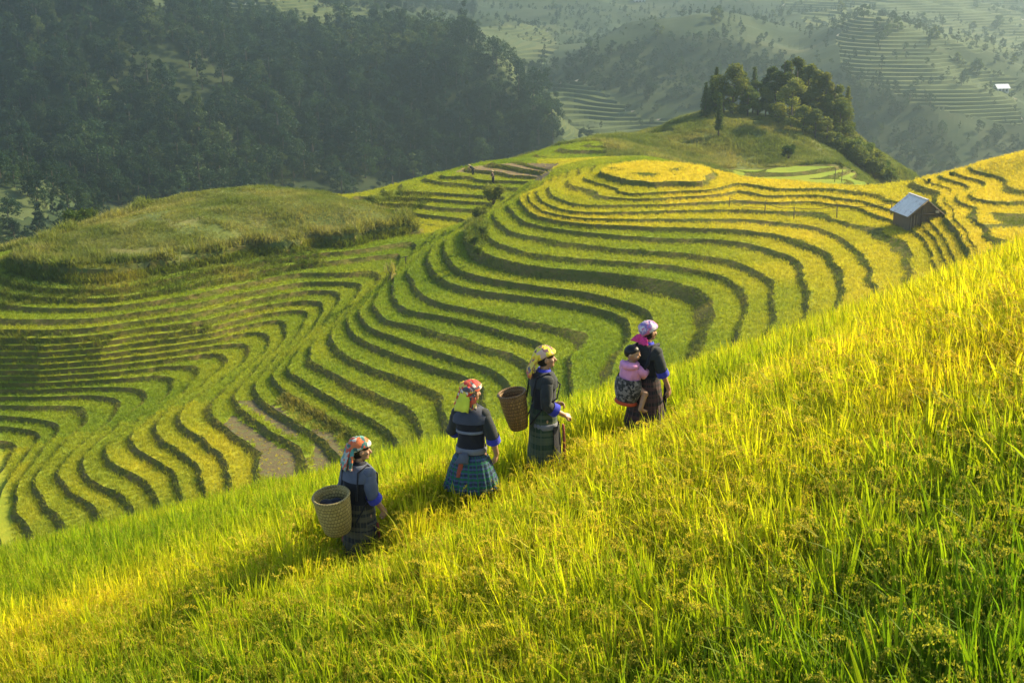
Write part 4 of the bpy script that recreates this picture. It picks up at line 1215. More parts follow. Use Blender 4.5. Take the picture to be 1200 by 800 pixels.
def ball(mb, c, r, m=0, n=14, M=None):
    rx, ry, rz = r if isinstance(r, (tuple, list)) else (r, r, r)
    rings = []
    for i in range(1, n):
        th = math.pi * i / n
        ring = []
        for k in range(n + 4):
            ph = 2 * math.pi * k / (n + 4)
            p = Vector((rx * math.sin(th) * math.cos(ph), ry * math.sin(th) * math.sin(ph), rz * math.cos(th)))
            if M is not None: p = M @ p
            ring.append(Vector(c) + p)
        rings.append(ring[::-1])
    mb.loft(rings, m)

def chain(mb, pts, rad, m=0, n=12):
    mb.tube(pts, rad, n, m)
    for p, r in zip(pts, rad): ball(mb, p, r * .995, m, 9)

def fuse(name, mb, voxel, mats, parent, smooth=3):
    """melt overlapping shapes into one continuous surface"""
    me = mb.mesh('melt'); tmp = bpy.data.objects.new('melt', me); COL.objects.link(tmp)
    r = tmp.modifiers.new('r', 'REMESH'); r.mode = 'VOXEL'; r.voxel_size = voxel
    s = tmp.modifiers.new('s', 'SMOOTH'); s.factor = .5; s.iterations = smooth
    dg = bpy.context.evaluated_depsgraph_get(); dg.update()
    out = bpy.data.meshes.new_from_object(tmp.evaluated_get(dg))
    bpy.data.objects.remove(tmp)
    out.name = name; out.materials.clear()
    out.polygons.foreach_set('use_smooth', np.ones(len(out.polygons), bool))
    out.polygons.foreach_set('material_index', np.zeros(len(out.polygons), dtype=np.int32))
    return add_obj(name, out, mats, parent)

def hand(mb, wrist, d, palm_n, s=1.0, curl=.5, side=1):
    """palm, four unequal bent fingers and a thumb leaving the palm's side"""
    d = Vector(d).normalized(); n = Vector(palm_n); n = (n - d * n.dot(d)).normalized(); x = d.cross(n) * side
    w = Vector(wrist)
    for t in (-.022, -.008, .008, .022):
        chain(mb, [w + x * t * .6, w + d * .045 * s + x * t, w + d * .08 * s + x * t * 1.05], [.015, .016, .013], n=8)
    for t, ln in ((-.027, .058), (-.009, .070), (.009, .066), (.026, .052)):
        p = w + d * .08 * s + x * t; a = 0.25 + curl * .4; pts = [p]
        for k in range(3):
            dd = d * math.cos(a) + n * math.sin(a)
            p = p + dd * ln * s * (.42, .32, .26)[k]; pts.append(p); a += curl
        chain(mb, pts, [.0095, .0088, .008, .0068], n=7)
    b = w + d * .025 * s - x * .024
    t1 = b + (d * .6 - x * .7 + n * .35).normalized() * .03; t2 = t1 + (d * .9 - x * .1 + n * .4).normalized() * .026
    chain(mb, [w + d * .02, b, t1, t2], [.015, .013, .0105, .008], n=7)

def ringz(c, rx, ry, n=32, yaw=0.0, pleat=0.0, k=14, ph=0.0, tilt=(0, 0)):
    pts = []
    for i in range(n):
        a = 2 * math.pi * i / n
        r = 1 + pleat * math.sin(k * a + ph)
        x = rx * r * math.copysign(abs(math.cos(a)) ** .9, math.cos(a)); y = ry * r * math.copysign(abs(math.sin(a)) ** .9, math.sin(a))
        pts.append(Vector((c[0] + x, c[1] + y, c[2] + tilt[0] * x + tilt[1] * y)))
    return pts

def wrinkle(rings, amp, sc, seed):
    out = []
    for r in rings:
        c = sum(r, Vector()) / len(r); q = []
        for p in r:
            d = (p - c); 
            k = amp * float(vnoise(np.array((p.x * 1.3 + p.y) * sc), np.array(p.z * sc * .8 + p.y * sc * .4), seed))
            q.append(p + d.normalized() * k)
        out.append(q)
    return out

def shell(mb, rings, m=0, th=.006):
    """open garment with thickness and turned hems"""
    inner = []
    for r in rings[::-1]:
        c = sum(r, Vector()) / len(r)
        inner.append([p - (p - c).normalized() * th for p in r])
    mb.loft(rings + inner, m, cap=False)

def woman(name, foot, fwd, label, spec):
    rz = math.atan2(-fwd[0], fwd[1])
    root = empty(name, tuple(foot), rz, spec['scale']); tag(root, label, 'person', 'women climbing the slope in single file')
    hy = spec.get('head_yaw', 0); hp = spec.get('head_pitch', 0)
    # --- body
    b = MB()
    for s, st in ((-1, .10), (1, -.08)):
        chain(b, [(s * .085, 0, .74), (s * .085, st * .55 + .03, .41), (s * .085, st - .02, .07)], [.074, .054, .036])
        chain(b, [(s * .085, st - .045, .045), (s * .087, st + .06, .035), (s * .09, st + .125, .024)], [.036, .034, .022])
    chain(b, [(0, 0, .76), (0, 0, .86), (0, .005, .95), (0, .01, 1.06), (0, .005, 1.15)], [.104, .098, .088, .098, .09])
    chain(b, [(-.135, 0, 1.16), (0, -.005, 1.19), (.135, 0, 1.16)], [.042, .055, .042])
    chain(b, [(0, 0, 1.20), (0, .012, 1.29)], [.048, .044])
    H = Matrix.Translation((0, .015, 1.285)) @ Matrix.Rotation(hy, 4, 'Z') @ Matrix.Rotation(hp, 4, 'X')
    def hd(p): return H @ Vector(p)
    R3 = H.to_3x3()
    ball(b, hd((0, .012, .095)), (.069, .084, .092), 0, 16, R3)
    ball(b, hd((0, .045, .04)), (.050, .050, .056), 0, 12, R3)
    ball(b, hd((0, .078, .012)), (.024, .02, .02), 0, 9, R3)                  # chin
    chain(b, [hd((0, .092, .098)), hd((0, .104, .078)), hd((0, .113, .062))], [.010, .012, .015], n=8)   # nose
    ball(b, hd((0, .090, .040)), (.022, .012, .010), 0, 9, R3)                # lips
    ball(b, hd((0, .082, .112)), (.048, .012, .010), 0, 9, R3)                # brow
    for s in (-1, 1):
        ball(b, hd((s * .04, .068, .068)), (.024, .022, .022), 0, 9, R3)      # cheeks
        ball(b, hd((s * .071, .004, .08)), (.010, .020, .030), 0, 9, R3)      # ears
    arms = spec['arms']
    for s, (el, wr, hdn, pn, curl) in arms.items():
        chain(b, [(s * .14, 0, 1.155), el, wr], [.040, .036, .026])
        hand(b, wr, hdn, pn, 1.0, curl, s)
    body = fuse('body', b, .0068, [M_skin], root, 2)
    for s in (-1, 1):
        e = MB(); ball(e, hd((s * .029, .083, .091)), (.011, .006, .006), 0, 8, R3); e.build('eye', M_eye, root)
    e = MB(); ball(e, hd((0, .100, .040)), (.018, .006, .006), 0, 8, R3); e.build('lips', M_lip, root)
    h = MB(); ball(h, hd((0, -.018, .085)), (.075, .074, .085), 0, 16, R3)
    ball(h, hd((0, .02, .125)), (.072, .078, .062), 0, 14, R3); h.build('hair', M_hair, root)
    # --- jacket
    hz = spec['jacket_hem']; j = MB(); jr = []
    prof = [(hz, .168, .135), (hz + .06, .163, .132), (.84, .148, .124), (.93, .140, .120), (1.02, .152, .132), (1.10, .172, .138), (1.16, .176, .125), (1.205, .135, .10), (1.235, .082, .075), (1.255, .064, .062)]
    prof = [(p[0], p[1] * .94, p[2] * .95) for p in prof if p[0] >= hz]
    for z, rx, ry in prof:
        jr.append(ringz((0, .004, z), rx, ry, 40))
    shell(j, wrinkle(jr, .008, 16, 5), 0, .008)
    # one shoulder yoke cape over the top
    jk = j.build('jacket', spec['jacket'], root)
    y = MB(); yr = [ringz((0, .004, z), rx, ry, 36) for z, rx, ry in ((1.09, .181, .146), (1.165, .184, .132), (1.212, .138, .106), (1.243, .082, .078))]
    shell(y, wrinkle(yr, .006, 18, 8), 0, .006); y.build('yoke', spec['yoke'], root)
    c = MB(); cr = [ringz((0, .006, z), r, r * .95, 28, tilt=(0, -.12)) for z, r in ((1.215, .085), (1.24, .078), (1.268, .066))]
    shell(c, cr, 0, .007); c.build('collar', spec['collar'], root)
    if spec.get('band'):
        for z in spec['band']:
            w = MB(); k = np.interp(z, [p[0] for p in prof], [p[1] for p in prof]); k2 = np.interp(z, [p[0] for p in prof], [p[2] for p in prof])
            shell(w, [ringz((0, .004, z - .014), k + .011, k2 + .011, 36), ringz((0, .004, z + .014), k + .011, k2 + .011, 36)], 0, .004); w.build('braid_band', M_band, root)
    for s, (el, wr, hdn, pn, curl) in arms.items():
        el, wr = Vector(el), Vector(wr); sh = Vector((s * .125, 0, 1.165))
        mid = el.lerp(wr, spec.get('sleeve', .28)); t = MB()
        pts = [sh, sh.lerp(el, .3), sh.lerp(el, .65), el, mid]
        t.tube(pts, [.068, .070, .066, .063, .067], 18, 0); ball(t, (s * .130, 0, 1.160), (.070, .072, .066), 0, 12)
        t.v = [tuple(Vector(p) + Vector((float(vnoise(np.array(p[0] * 22), np.array(p[2] * 22), 3)), float(vnoise(np.array(p[1] * 22), np.array(p[2] * 22), 4)), 0)) * .007) for p in t.v]
        sl = t.build('sleeve', spec['sleeve_mat'], root)
        q = MB(); dd = (mid - el).normalized() if (mid - el).length > .01 else (el - sh).normalized()
        q.tube([mid - dd * .05, mid + dd * .022], [.069, .074], 18, 0, cap=False); q.tube([mid + dd * .022, mid - dd * .03], [.066, .062], 18, 0, cap=False)
        q.build('cuff', M_blue, sl)
    # --- skirt
    k = MB(); top, hem = spec['skirt_top'], spec['skirt_hem']; n = 8; kr = []
    for i in range(n + 1):
        t = i / n; z = top + (hem - top) * t
        r0 = .140 + (spec['skirt_r'] - .140) * (t ** spec.get('flare', .8))
        kr.append(ringz((0, .01 * t, z), r0 * 1.04, r0 * .9, 84, pleat=spec['pleat'] * t, k=21, ph=.6 * math.sin(3 * t), tilt=(0, 0)))
    shell(k, wrinkle(kr, .006, 9, 14), 0, .005); k.build('skirt', spec['skirt'], root)
    # --- sash and what hangs from it
    z = spec['sash_z']; q = MB(); kx = np.interp(z, [p[0] for p in prof], [p[1] for p in prof]); ky = np.interp(z, [p[0] for p in prof], [p[2] for p in prof])
    shell(q, wrinkle([ringz((0, .004, z - .03), kx + .010, ky + .010, 36), ringz((0, .004, z), kx + .016, ky + .016, 36), ringz((0, .004, z + .03), kx + .010, ky + .010, 36)], .004, 25, 2), 0, .006)
    q.build('sash', spec['sash'], root)
    for (x, yv, ln, w, mt, nm) in spec.get('tails', []):
        q = MB(); rr = []
        for i in range(6):
            t = i / 5; ww = w * (.6 + .5 * t)
            rr.append([Vector((x + ww * cx + .01 * math.sin(5 * t), yv * (1 + .12 * t) + .009 * cy, z - ln * t)) for cx, cy in ((-.5, -1), (.5, -1), (.5, 1), (-.5, 1))])
        q.loft(rr); q.build(nm, mt, root)
    if spec.get('apron'):
        mt, side, r0, r1 = spec['apron']; q = MB(); rr = []
        for i in range(7):
            t = i / 6; zz = spec['sash_z'] + (spec['apron_hem'] - spec['sash_z']) * t; rr_ = r0 + (r1 - r0) * t
            rr.append([Vector((rr_ * math.cos(a) * 1.04, rr_ * math.sin(a) * .95 + .004 * math.sin(9 * a), zz)) for a in np.linspace(side[0], side[1], 12)])
        inner = [[p * 1.0 - Vector((p.x, p.y, 0)).normalized() * .006 for p in r] for r in rr]
        q.loft(rr, 0, False, False); q.loft([r[::-1] for r in inner], 0, False, False); q.build('apron', mt, root)
    for s in (-1, 1):
        st = .10 if s < 0 else -.08
        q = MB(); q.tube([(s * .085, st * .55 + .03, .40), (s * .085, st * .75, .25), (s * .085, st - .015, .08)], [.064, .058, .045], 14); q.build('leg_wrap', M_black, root)
    # --- headscarf: cap fitted over the skull, knot behind, ends hanging
    f = MB(); rings = []
    for i in range(1, 13):
        th = math.pi * .70 * i / 12; ring = []
        for kk in range(30):
            ph = 2 * math.pi * kk / 30
            p = Vector((.106 * math.sin(th) * math.cos(ph), .116 * math.sin(th) * math.sin(ph) - .010, .106 * math.cos(th)))
            lift = (.5 + .5 * math.sin(ph)) ** .7 * (i / 12) ** 3 * .100             # raised over the brow, low behind
            p.z += lift; p *= 1 + .06 * math.sin(3 * ph + 2 * th) * (i / 12) + .035 * math.sin(7 * ph + 5 * th)
            ring.append(hd(p + Vector((0, .006, .118))))
        rings.append(ring[::-1])
    shell(f, rings, 0, .006)
    f.loft([rings[0], [hd((0, .0, .226))] * 30], 0, cap=False)
    f.build('headscarf', spec['scarf'], root)
    q = MB(); kx0, ky0, kz0 = spec.get('knot', (0, -.10, .085))
    for i in range(3):
        ball(q, hd((kx0 + random.uniform(-.02, .02), ky0 + random.uniform(-.012, .012), kz0 + random.uniform(-.015, .015))), (.040, .032, .032), 0, 9, R3)
    q.build('scarf_knot', spec['knot_mat'], root)
    for (x, y0, z0, x1, y1, z1, w, mt) in spec['ends']:
        q = MB(); rr = []
        for i in range(9):
            t = i / 8
            c = hd((x + (x1 - x) * t, y0 + (y1 - y0) * math.sin(t * 1.5), z0 + (z1 - z0) * t))
            ww = 1.55 * w * (.55 + .75 * math.sin(min(1, t * 1.4) * 1.57)); rr.append([c + R3 @ Vector((ww * .5 * math.cos(a) * (1 + .2 * math.sin(3 * a + 4 * t)), .018 * math.sin(a) + .008 * math.sin(4 * a + 9 * t), .01 * math.sin(5 * a))) for a in np.linspace(0, 2 * math.pi, 14, endpoint=False)])
        q.loft(rr); q.build('scarf_end', mt, root)
    if spec.get('pompom'):
        q = MB()
        for i in range(120):
            d = Vector((random.gauss(0, 1), random.gauss(0, 1), random.gauss(0, 1))).normalized(); c = Vector(spec['pompom'])
            q.tube([hd(c), hd(c + d * random.uniform(.025, .042))], [.006, .003], 4)
        q.build('pompom', M_yellow, root)
    return root

HANG = lambda s, fwd=0.0, out=0.0: ((s * (.205 + out), fwd * .4 - .01, .95), (s * (.225 + out), fwd + .04, .735), (s * .06, .10 + fwd * .3, -1), (-s, .25, 0), .45)
SPEC1 = dict(scale=1.08, arms={1: ((.205, -.02, .955), (.215, .10, .785), (-.05, .42, -.9), (-1, 0, .1), .55), -1: HANG(-1, .06)}, head_yaw=-.6, head_pitch=-.08,
    jacket=M_black, yoke=M_greyblue, collar=M_black, sleeve_mat=M_greyblue, sleeve=.12, jacket_hem=.60, skirt=M_k1, skirt_top=.86, skirt_hem=.20, skirt_r=.185, pleat=.045, sash=M_k1, sash_z=.64,
    tails=[(.15, .08, .26, .05, M_rust, 'sash_end'), (.175, .02, .30, .035, M_black, 'sash_end'), (-.15, -.05, .24, .06, M_rust, 'sash_end')],
    scarf=M_s1, knot_mat=M_s1, knot=(-.088, -.035, .125), ends=[(-.02, -.095, .14, -.035, -.135, -.10, .10, M_s1b), (.045, -.075, .12, .06, -.10, -.075, .07, M_s1), (-.06, -.07, .10, -.11, -.10, -.06, .05, M_s1)])
SPEC2 = dict(scale=1.07, arms={1: ((.225, -.03, .945), (.245, .05, .74), (-.12, .12, -1), (-1, .2, 0), .5), -1: ((-.205, .08, .95), (-.15, .24, .84), (.3, .8, .1), (1, 0, 0), .6)}, head_yaw=-.45,
    jacket=M_black, yoke=M_yoke2, collar=M_black, sleeve_mat=M_slate, sleeve=.16, jacket_hem=.62, band=[1.0], skirt=M_k2, skirt_top=.76, skirt_hem=.39, skirt_r=.262, flare=.65, pleat=.075, sash=M_band, sash_z=.80,
    tails=[(-.07, -.155, .25, .055, M_rust, 'sash_end'), (-.045, -.160, .10, .13, M_greyblue, 'sash_knot')],
    scarf=M_s2, knot_mat=M_s2, knot=(.05, -.085, .14), pompom=(-.075, -.03, .165), ends=[(-.01, -.09, .12, -.01, -.13, -.07, .085, M_lime), (.06, -.06, .10, .075, -.085, -.04, .06, M_s2), (-.07, -.06, .11, -.10, -.075, -.035, .05, M_s2)])
SPEC3 = dict(scale=1.06, arms={1: ((.20, -.03, .93), (.165, .17, .80), (-.25, .85, -.35), (-.5, 0, -.8), .75), -1: ((-.2, -.02, .94), (-.15, .17, .82), (.3, .9, 0), (.6, 0, -.6), .8)}, head_yaw=-.15, head_pitch=.02,
    jacket=M_indigo, yoke=M_slate, collar=M_blue, sleeve_mat=M_slate, sleeve=.45, jacket_hem=.66, skirt=M_k3, skirt_top=.86, skirt_hem=.19, skirt_r=.185, pleat=.04, sash=M_band, sash_z=.675,
    apron=(M_black, (.35, 2.75), .178, .215), apron_hem=.25, tails=[(.10, .185, .40, .05, M_rust, 'apron_trim')],
    scarf=M_s3, knot_mat=M_s3, knot=(0, -.095, .10), ends=[(0, -.085, .13, 0, -.165, -.09, .105, M_s3b), (.045, -.07, .15, .04, -.13, -.03, .06, M_s3)])
SPEC4 = dict(scale=1.035, arms={1: ((.215, -.01, .95), (.245, .09, .735), (.02, .25, -1), (-1, 0, 0), .45), -1: ((-.2, .08, .95), (-.12, .24, .86), (.4, .8, 0), (1, 0, 0), .6)}, head_yaw=-.25,
    jacket=M_black, yoke=M_slate, collar=M_blue, sleeve_mat=M_slate, sleeve=.10, jacket_hem=.52, skirt=M_k4, skirt_top=.86, skirt_hem=.24, skirt_r=.235, pleat=.06, sash=M_black, sash_z=.86,
    tails=[(.16, .14, .52, .05, M_black, 'sash_end')],
    scarf=M_s4, knot_mat=M_magenta, knot=(-.03, -.088, .04), ends=[(-.04, -.085, .06, -.075, -.105, -.02, .085, M_magenta), (.02, -.085, .05, .045, -.105, -.03, .07, M_magenta)])
FW = {'W1': (.60, .80), 'W2': (.22, .975), 'W3': (.96, .28), 'W4': (.62, .785)}
FW = {k: Vector(v).normalized() for k, v in FW.items()}
woman('person', FOOT['W1'], FW['W1'], 'last woman of the file in red and teal headscarf with greenish basket on her back', SPEC1)
woman('person', FOOT['W2'], FW['W2'], 'woman seen from behind with lime scarf tail and flared blue green plaid skirt', SPEC2)
woman('person', FOOT['W3'], FW['W3'], 'woman in profile with yellow headscarf and long dark green plaid skirt', SPEC3)
woman('person', FOOT['W4'], FW['W4'], 'leading woman in white headscarf carrying a small child on her back', SPEC4)
SPECS = {'W1': SPEC1, 'W2': SPEC2, 'W3': SPEC3, 'W4': SPEC4}
WM = {k: Matrix.Translation(FOOT[k]) @ Matrix.Rotation(math.atan2(-FW[k][0], FW[k][1]), 4, 'Z') @ Matrix.Scale(SPECS[k]['scale'], 4) for k in FOOT}

# --- baskets on the backs
def basket(name, W, loc, h, r_top, r_bot, tilt, mat, label, lean=0.0):
    M = WM[W] @ Matrix.Translation(loc) @ Matrix.Rotation(tilt, 4, 'X') @ Matrix.Rotation(lean, 4, 'Y')
    root = empty(name); root.matrix_world = M
    tag(root, label, 'basket', 'woven back baskets')
    b = MB(); n = 36
    prof = [(r_bot * .2, 0), (r_bot * .9, .004), (r_bot, .02), (r_bot + (r_top - r_bot) * .45, h * .3), (r_bot + (r_top - r_bot) * .78, h * .62), (r_top * .985, h * .9), (r_top, h)]
    rings = [ringz((0, 0, z), r, r, n) for r, z in prof] + [ringz((0, 0, z + (.012 if i == 6 else 0)), r - .012, r - .012, n) for i, (r, z) in reversed(list(enumerate(prof[1:])))]
    b.loft(rings, 0, True); b.build('basket_body', mat, root)
    q = MB(); rr = []
    for i in range(n + 1):
        a = 2 * math.pi * i / n; rr.append((math.cos(a) * r_top, math.sin(a) * r_top, h))
    q.tube(rr, .013, 8, cap=False); q.build('rim', mat, root)
    for s in (-1, 1):
        st = MB(); P = [M.inverted() @ (WM[W] @ Vector(p)) for p in ((s * .10, loc[1] + r_top * .75, loc[2] + h * .75), (s * .10, -.11, 1.20), (s * .105, .02, 1.245), (s * .115, .145, 1.12), (s * .15, .10, .98), (s * .14, -.05, .88), (s * .08, loc[1] + r_bot, loc[2] + .06))]
        st.tube(P, .009, 6); st.build('strap', M_black, root)
    return root, M
MB1 = basket_mat('green yellow bamboo weave', (.36, .28, .09), (.45, .36, .13))
MB3 = basket_mat('brown bamboo weave', (.25, .14, .045), (.32, .185, .06))
rb, Mx = basket('back_basket', 'W1', (-.03, -.27, .625), .40, .172, .125, .20, MB1, 'greenish bamboo basket with dark inside, on the back of the last woman', 0.0)
basket('back_basket', 'W3', (0, -.26, .64), .40, .142, .095, .20, MB3, 'brown bamboo basket on the back of the woman in yellow headscarf')
cb = MB()
for i in range(7):
    a = i * .9; ball(cb, (math.cos(a) * .07, math.sin(a) * .07, .26 + random.uniform(0, .05)), (.065, .06, .05), 0, 9)
c = fuse('cloth_bundle', cb, .01, [M_black], None, 4); c.matrix_world = Mx; tag(c, 'dark crumpled cloth lying inside the greenish basket', 'cloth')

# --- the child on the leader's back
def child():
    W = WM['W4']; base = Vector((-.10, -.215, .72))
    root = empty('person'); root.matrix_world = W @ Matrix.Translation(base) @ Matrix.Rotation(.12, 4, 'Y')
    tag(root, 'small child in pink jacket tied on the back of the leading woman', 'person')
    b = MB()
    H = Matrix.Translation((0, -.005, .385)) @ Matrix.Rotation(-1.3, 4, 'Z') @ Matrix.Rotation(.05, 4, 'X'); R3 = H.to_3x3()
    def hd(p): return H @ Vector(p)
    chain(b, [(0, 0, .06), (0, -.005, .18), (0, 0, .29)], [.085, .088, .075])
    chain(b, [(0, 0, .30), (0, 0, .37)], [.04, .04])
    ball(b, hd((0, 0, .075)), (.078, .085, .083), 0, 16, R3); ball(b, hd((0, .035, .04)), (.058, .05, .05), 0, 12, R3)
    ball(b, hd((0, .09, .055)), (.012, .012, .010), 0, 8, R3); ball(b, hd((0, .079, .026)), (.018, .010, .008), 0, 8, R3)
    for s in (-1, 1):
        ball(b, hd((s * .04, .06, .045)), (.026, .024, .024), 0, 9, R3); ball(b, hd((s * .08, 0, .06)), (.010, .018, .022), 0, 8, R3)
        chain(b, [(s * .085, .01, .28), (s * .14, .07, .22), (s * .10, .15, .25)], [.04, .034, .024])
        hand(b, (s * .10, .15, .25), (-s * .3, .9, .1), (0, 0, -1), .6, .6, s)
        q_ = 1.0 if s > 0 else .7; kn = (s * .185 * q_, .06 + .08 * (1 - q_) * 3, .0); an = (s * .205 * q_, -.02 + .1 * (1 - q_) * 3, -.16)
        chain(b, [(s * .06, .01, .06), kn, an], [.062, .045, .028])
        chain(b, [an, (s * .222 * q_, an[1] + .04, -.185), (s * .238 * q_, an[1] + .08, -.192)], [.026, .024, .016])
    fuse('body', b, .0065, [M_skin], root, 2)
    for s in (-1, 1):
        e = MB(); ball(e, hd((s * .030, .080, .072)), (.010, .006, .007), 0, 8, R3); e.build('eye', M_eye, root)
    h = MB(); rings = []
    for i in range(1, 12):
        th = math.pi * .70 * i / 11
        rings.append([hd((.083 * math.sin(th) * math.cos(p), .089 * math.sin(th) * math.sin(p) - .010, .088 * math.cos(th) + .080 + (.5 + .5 * math.sin(p)) ** 2.2 * (i / 11) ** 3 * .10)) for p in np.linspace(2 * math.pi, 0, 26, endpoint=False)])
    shell(h, rings, 0, .005); h.loft([rings[0], [hd((0, -.01, .169))] * 26], 0, False); h.build('hair', M_hair, root)
    j = MB(); jr = [ringz((0, 0, z), rx, ry, 34) for z, rx, ry in ((.10, .118, .112), (.17, .124, .116), (.24, .122, .112), (.29, .108, .098), (.335, .078, .078), (.36, .062, .064))]
    shell(j, wrinkle(jr, .012, 22, 6), 0, .008); jk = j.build('jacket', M_pink, root)
    hdm = MB(); hr = []
    for i in range(9):
        a = math.pi * (.02 + i / 8 * .96) + math.pi; 
        c = Vector((.10 * math.cos(a), .075 * math.sin(a) - .02, .335 + .015 * math.sin(a))); hr.append(c)
    hdm.tube(hr, [.018, .03, .038, .042, .044, .042, .038, .03, .018], 12); hdm.build('hood', M_pink, jk)
    for s in (-1, 1):
        t = MB(); t.tube([(s * .075, .005, .285), (s * .14, .065, .222), (s * .115, .125, .24)], [.056, .054, .05], 14); t.build('sleeve', M_pink, root)
    # the carrying cloth that ties the child on
    q = MB(); cr = []
    for i in range(8):
        t = i / 7; z = -.125 + .30 * t; rx = .10 + .045 * math.sin(t * 2.6); ry = .105 + .03 * math.sin(t * 2.4)
        cr.append([Vector((rx * math.cos(a) * 1.15, ry * math.sin(a) - .01, z)) for a in np.linspace(math.pi * .93, math.pi * 2.07, 22)])
    q.loft(cr, 0, False, False); q.loft([[p * .96 for p in r][::-1] for r in cr], 0, False, False)
    ca = q.build('carrier_cloth', M_carrier, root)
    q = MB(); q.tube([tuple(p * 1.03) for p in cr[0]], .022, 8); q.build('orange_trim', M_red, ca)
    for s in (-1, 1):
        q = MB(); inv = Matrix.Rotation(-.12, 4, 'Y') @ Matrix.Translation(-base)
        P = [inv @ Vector(p) for p in ((base.x + s * .10, -.20, .86), (s * .10, -.135, 1.05), (s * .10, -.06, 1.235), (s * .10, .08, 1.235), (s * .03, .17, 1.05))]
        q.tube(P, [.022, .020, .018, .018, .016], 8); q.build('carrier_strap', M_black, root)
child()
# ------------------------------------------------------------------ hut, fence, far workers and houses
M_wood_d = plain('weathered dark timber', (.15, .11, .07), .85, .4, 9, bump=.6)
M_wood_l = plain('pale split timber', (.30, .22, .12), .8, .3, 12, bump=.4)
M_post = plain('grey fence wood', (.10, .08, .05), .9, .3, 14)
M_wire = plain('rusty wire', (.09, .065, .04), .6)
def tin(name, col):
    m, nt, out = new_mat(name)
    tc = N(nt, 'ShaderNodeTexCoord').outputs['Object']
    w = N(nt, 'ShaderNodeTexWave', i_Scale=2.2); w.bands_direction = 'Y'; L(nt, tc, w.inputs['Vector'])
    c = mixc(nt, noise(nt, tc, 2.5, 5, .7), [x * .72 for x in col], [min(1, x * 1.1) for x in col])
    rs = ramp(nt, [(.55, (0, 0, 0)), (.72, (1, 1, 1))]); L(nt, noise(nt, tc, 1.1, 6, .7), rs.inputs[0]); c = mixc(nt, rs.outputs[0], c, (.34, .22, .13))
    pb = N(nt, 'ShaderNodeBsdfPrincipled', i_Roughness=.5, i_Metallic=.0); L(nt, c, pb.inputs['Base Color'])
    b = N(nt, 'ShaderNodeBump', i_Strength=.5, i_Distance=.03); L(nt, w.outputs['Fac'], b.inputs['Height']); L(nt, b.outputs[0], pb.inputs['Normal'])
    L(nt, pb.outputs[0], out.inputs[0]); return m
M_tin = tin('corrugated roof sheet', (.88, .84, .76))
M_tin_d = tin('older roof sheet', (.40, .40, .42))

def hut():
    p0 = near_hit(1083, 262)
    ang = math.atan2(.75, 3.2)
    r = empty('field_hut', tuple(p0), ang, .86)
    tag(r, 'small dark timber hut with pale corrugated gable roof among the golden terraces', 'hut')
    W, Lh, E, PK = 3.1, 3.0, 1.0, 2.30                    # local: x across the gable, y back along the ridge
    base = -1.1
    w = MB()
    nb = 14                                                # upright boards of the gable wall
    for yy in (0, Lh):
        for i in range(nb):
            x = -W / 2 + W * (i + .5) / nb; top = E + (PK - E) * (1 - abs(x) / (W / 2 + .35)) - .12
            if yy == 0 and .15 < x < .95: 
                w.box((x, yy, (1.02 + top) / 2), (W / nb - .02, .05, top - 1.02)); continue
            w.box((x, yy + random.uniform(-.01, .01), (base + top) / 2), (W / nb - .02, .05, top - base))
    for sx in (-1, 1):
        for i in range(12):
            y = Lh * (i + .5) / 12; w.box((sx * W / 2, y, (base + E - .02) / 2), (.05, Lh / 12 - .02, E - base - .02))
    w.build('board_wall', M_wood_d, r, False)
    d = MB(); d.box((.55, .03, .42), (.72, .05, 1.14)); dr = d.build('door', M_wood_d, r, False)
    hd = MB(); hd.box((.28, -.02, .45), (.05, .05, .16)); hd.build('handle', M_wood_l, dr, False)
    for x, y in ((-W / 2 - .02, -.06), (W / 2 + .02, -.06), (-W / 2 - .02, Lh + .06), (W / 2 + .02, Lh + .06), (-.35, -.07)):
        q = MB(); q.tube([(x, y, base - .5), (x, y, E if abs(x) > 1 else PK - .35)], .06, 8); q.build('post', M_wood_d, r)
    q = MB(); q.tube([(-W / 2 - .2, -.1, E - .1), (W / 2 + .2, -.1, E - .1)], .05, 8); q.build('crossbeam', M_wood_d, r)
    ov = .42; ex = W / 2 + ov; ez = E - .22
    for s, mt, nm in ((-1, M_tin, 'roof_sheet'), (1, M_tin_d, 'roof_sheet')):
        q = MB(); n = 40; rings = []
        for i in range(n + 1):                             # corrugations run down the slope
            y = -.35 + (Lh + .6) * i / n; dz = .025 * math.cos(i * math.pi / 2)
            rings.append([Vector((s * ex, y, ez + dz)), Vector((s * .01, y, PK + .02 + dz)), Vector((s * .01, y, PK + dz)), Vector((s * ex, y, ez - .02 + dz))])
        q.loft(rings, 0, True); q.build(nm, mt, r, False)
    q = MB(); q.box((0, Lh / 2 - .05, PK + .05), (.26, Lh + .66, .035)); q.build('ridge_cap', M_tin_d, r, False)
    q = MB()
    for s in (-1, 1):
        a = Vector((s * (ex - .02), -.39, ez - .06)); b = Vector((0, -.39, PK - .05)); q.tube([a, b], .04, 6)
    q.build('barge_board', M_wood_l, r)
    # split firewood leaning under the eave, a basket-sized box on the wall
    for k, (x, y) in enumerate(((-1.35, -.30), (-1.1, -.34), (-.85, -.30))):
        q = MB(); q.tube([(x, y, -.5), (x + .12, y + .22, .75)], .03, 6); o = q.build('leaning_pole', M_wood_l, None); o.location = p0; o.rotation_euler = (0, 0, ang)
        tag(o, 'pale pole leaning on the front wall of the hut', 'pole', 'poles leaning on the hut')
    q = MB(); q.box((.95, -.28, .98), (.24, .2, .2)); q.tube([(.95, -.12, 1.12), (.95, -.1, 1.3)], .015, 6); o = q.build('hanging_bag', plain('pale sack cloth', (.55, .45, .28), .9), None, False)
    o.location = p0; o.rotation_euler = (0, 0, ang); tag(o, 'small pale bag hanging on the hut front', 'bag')
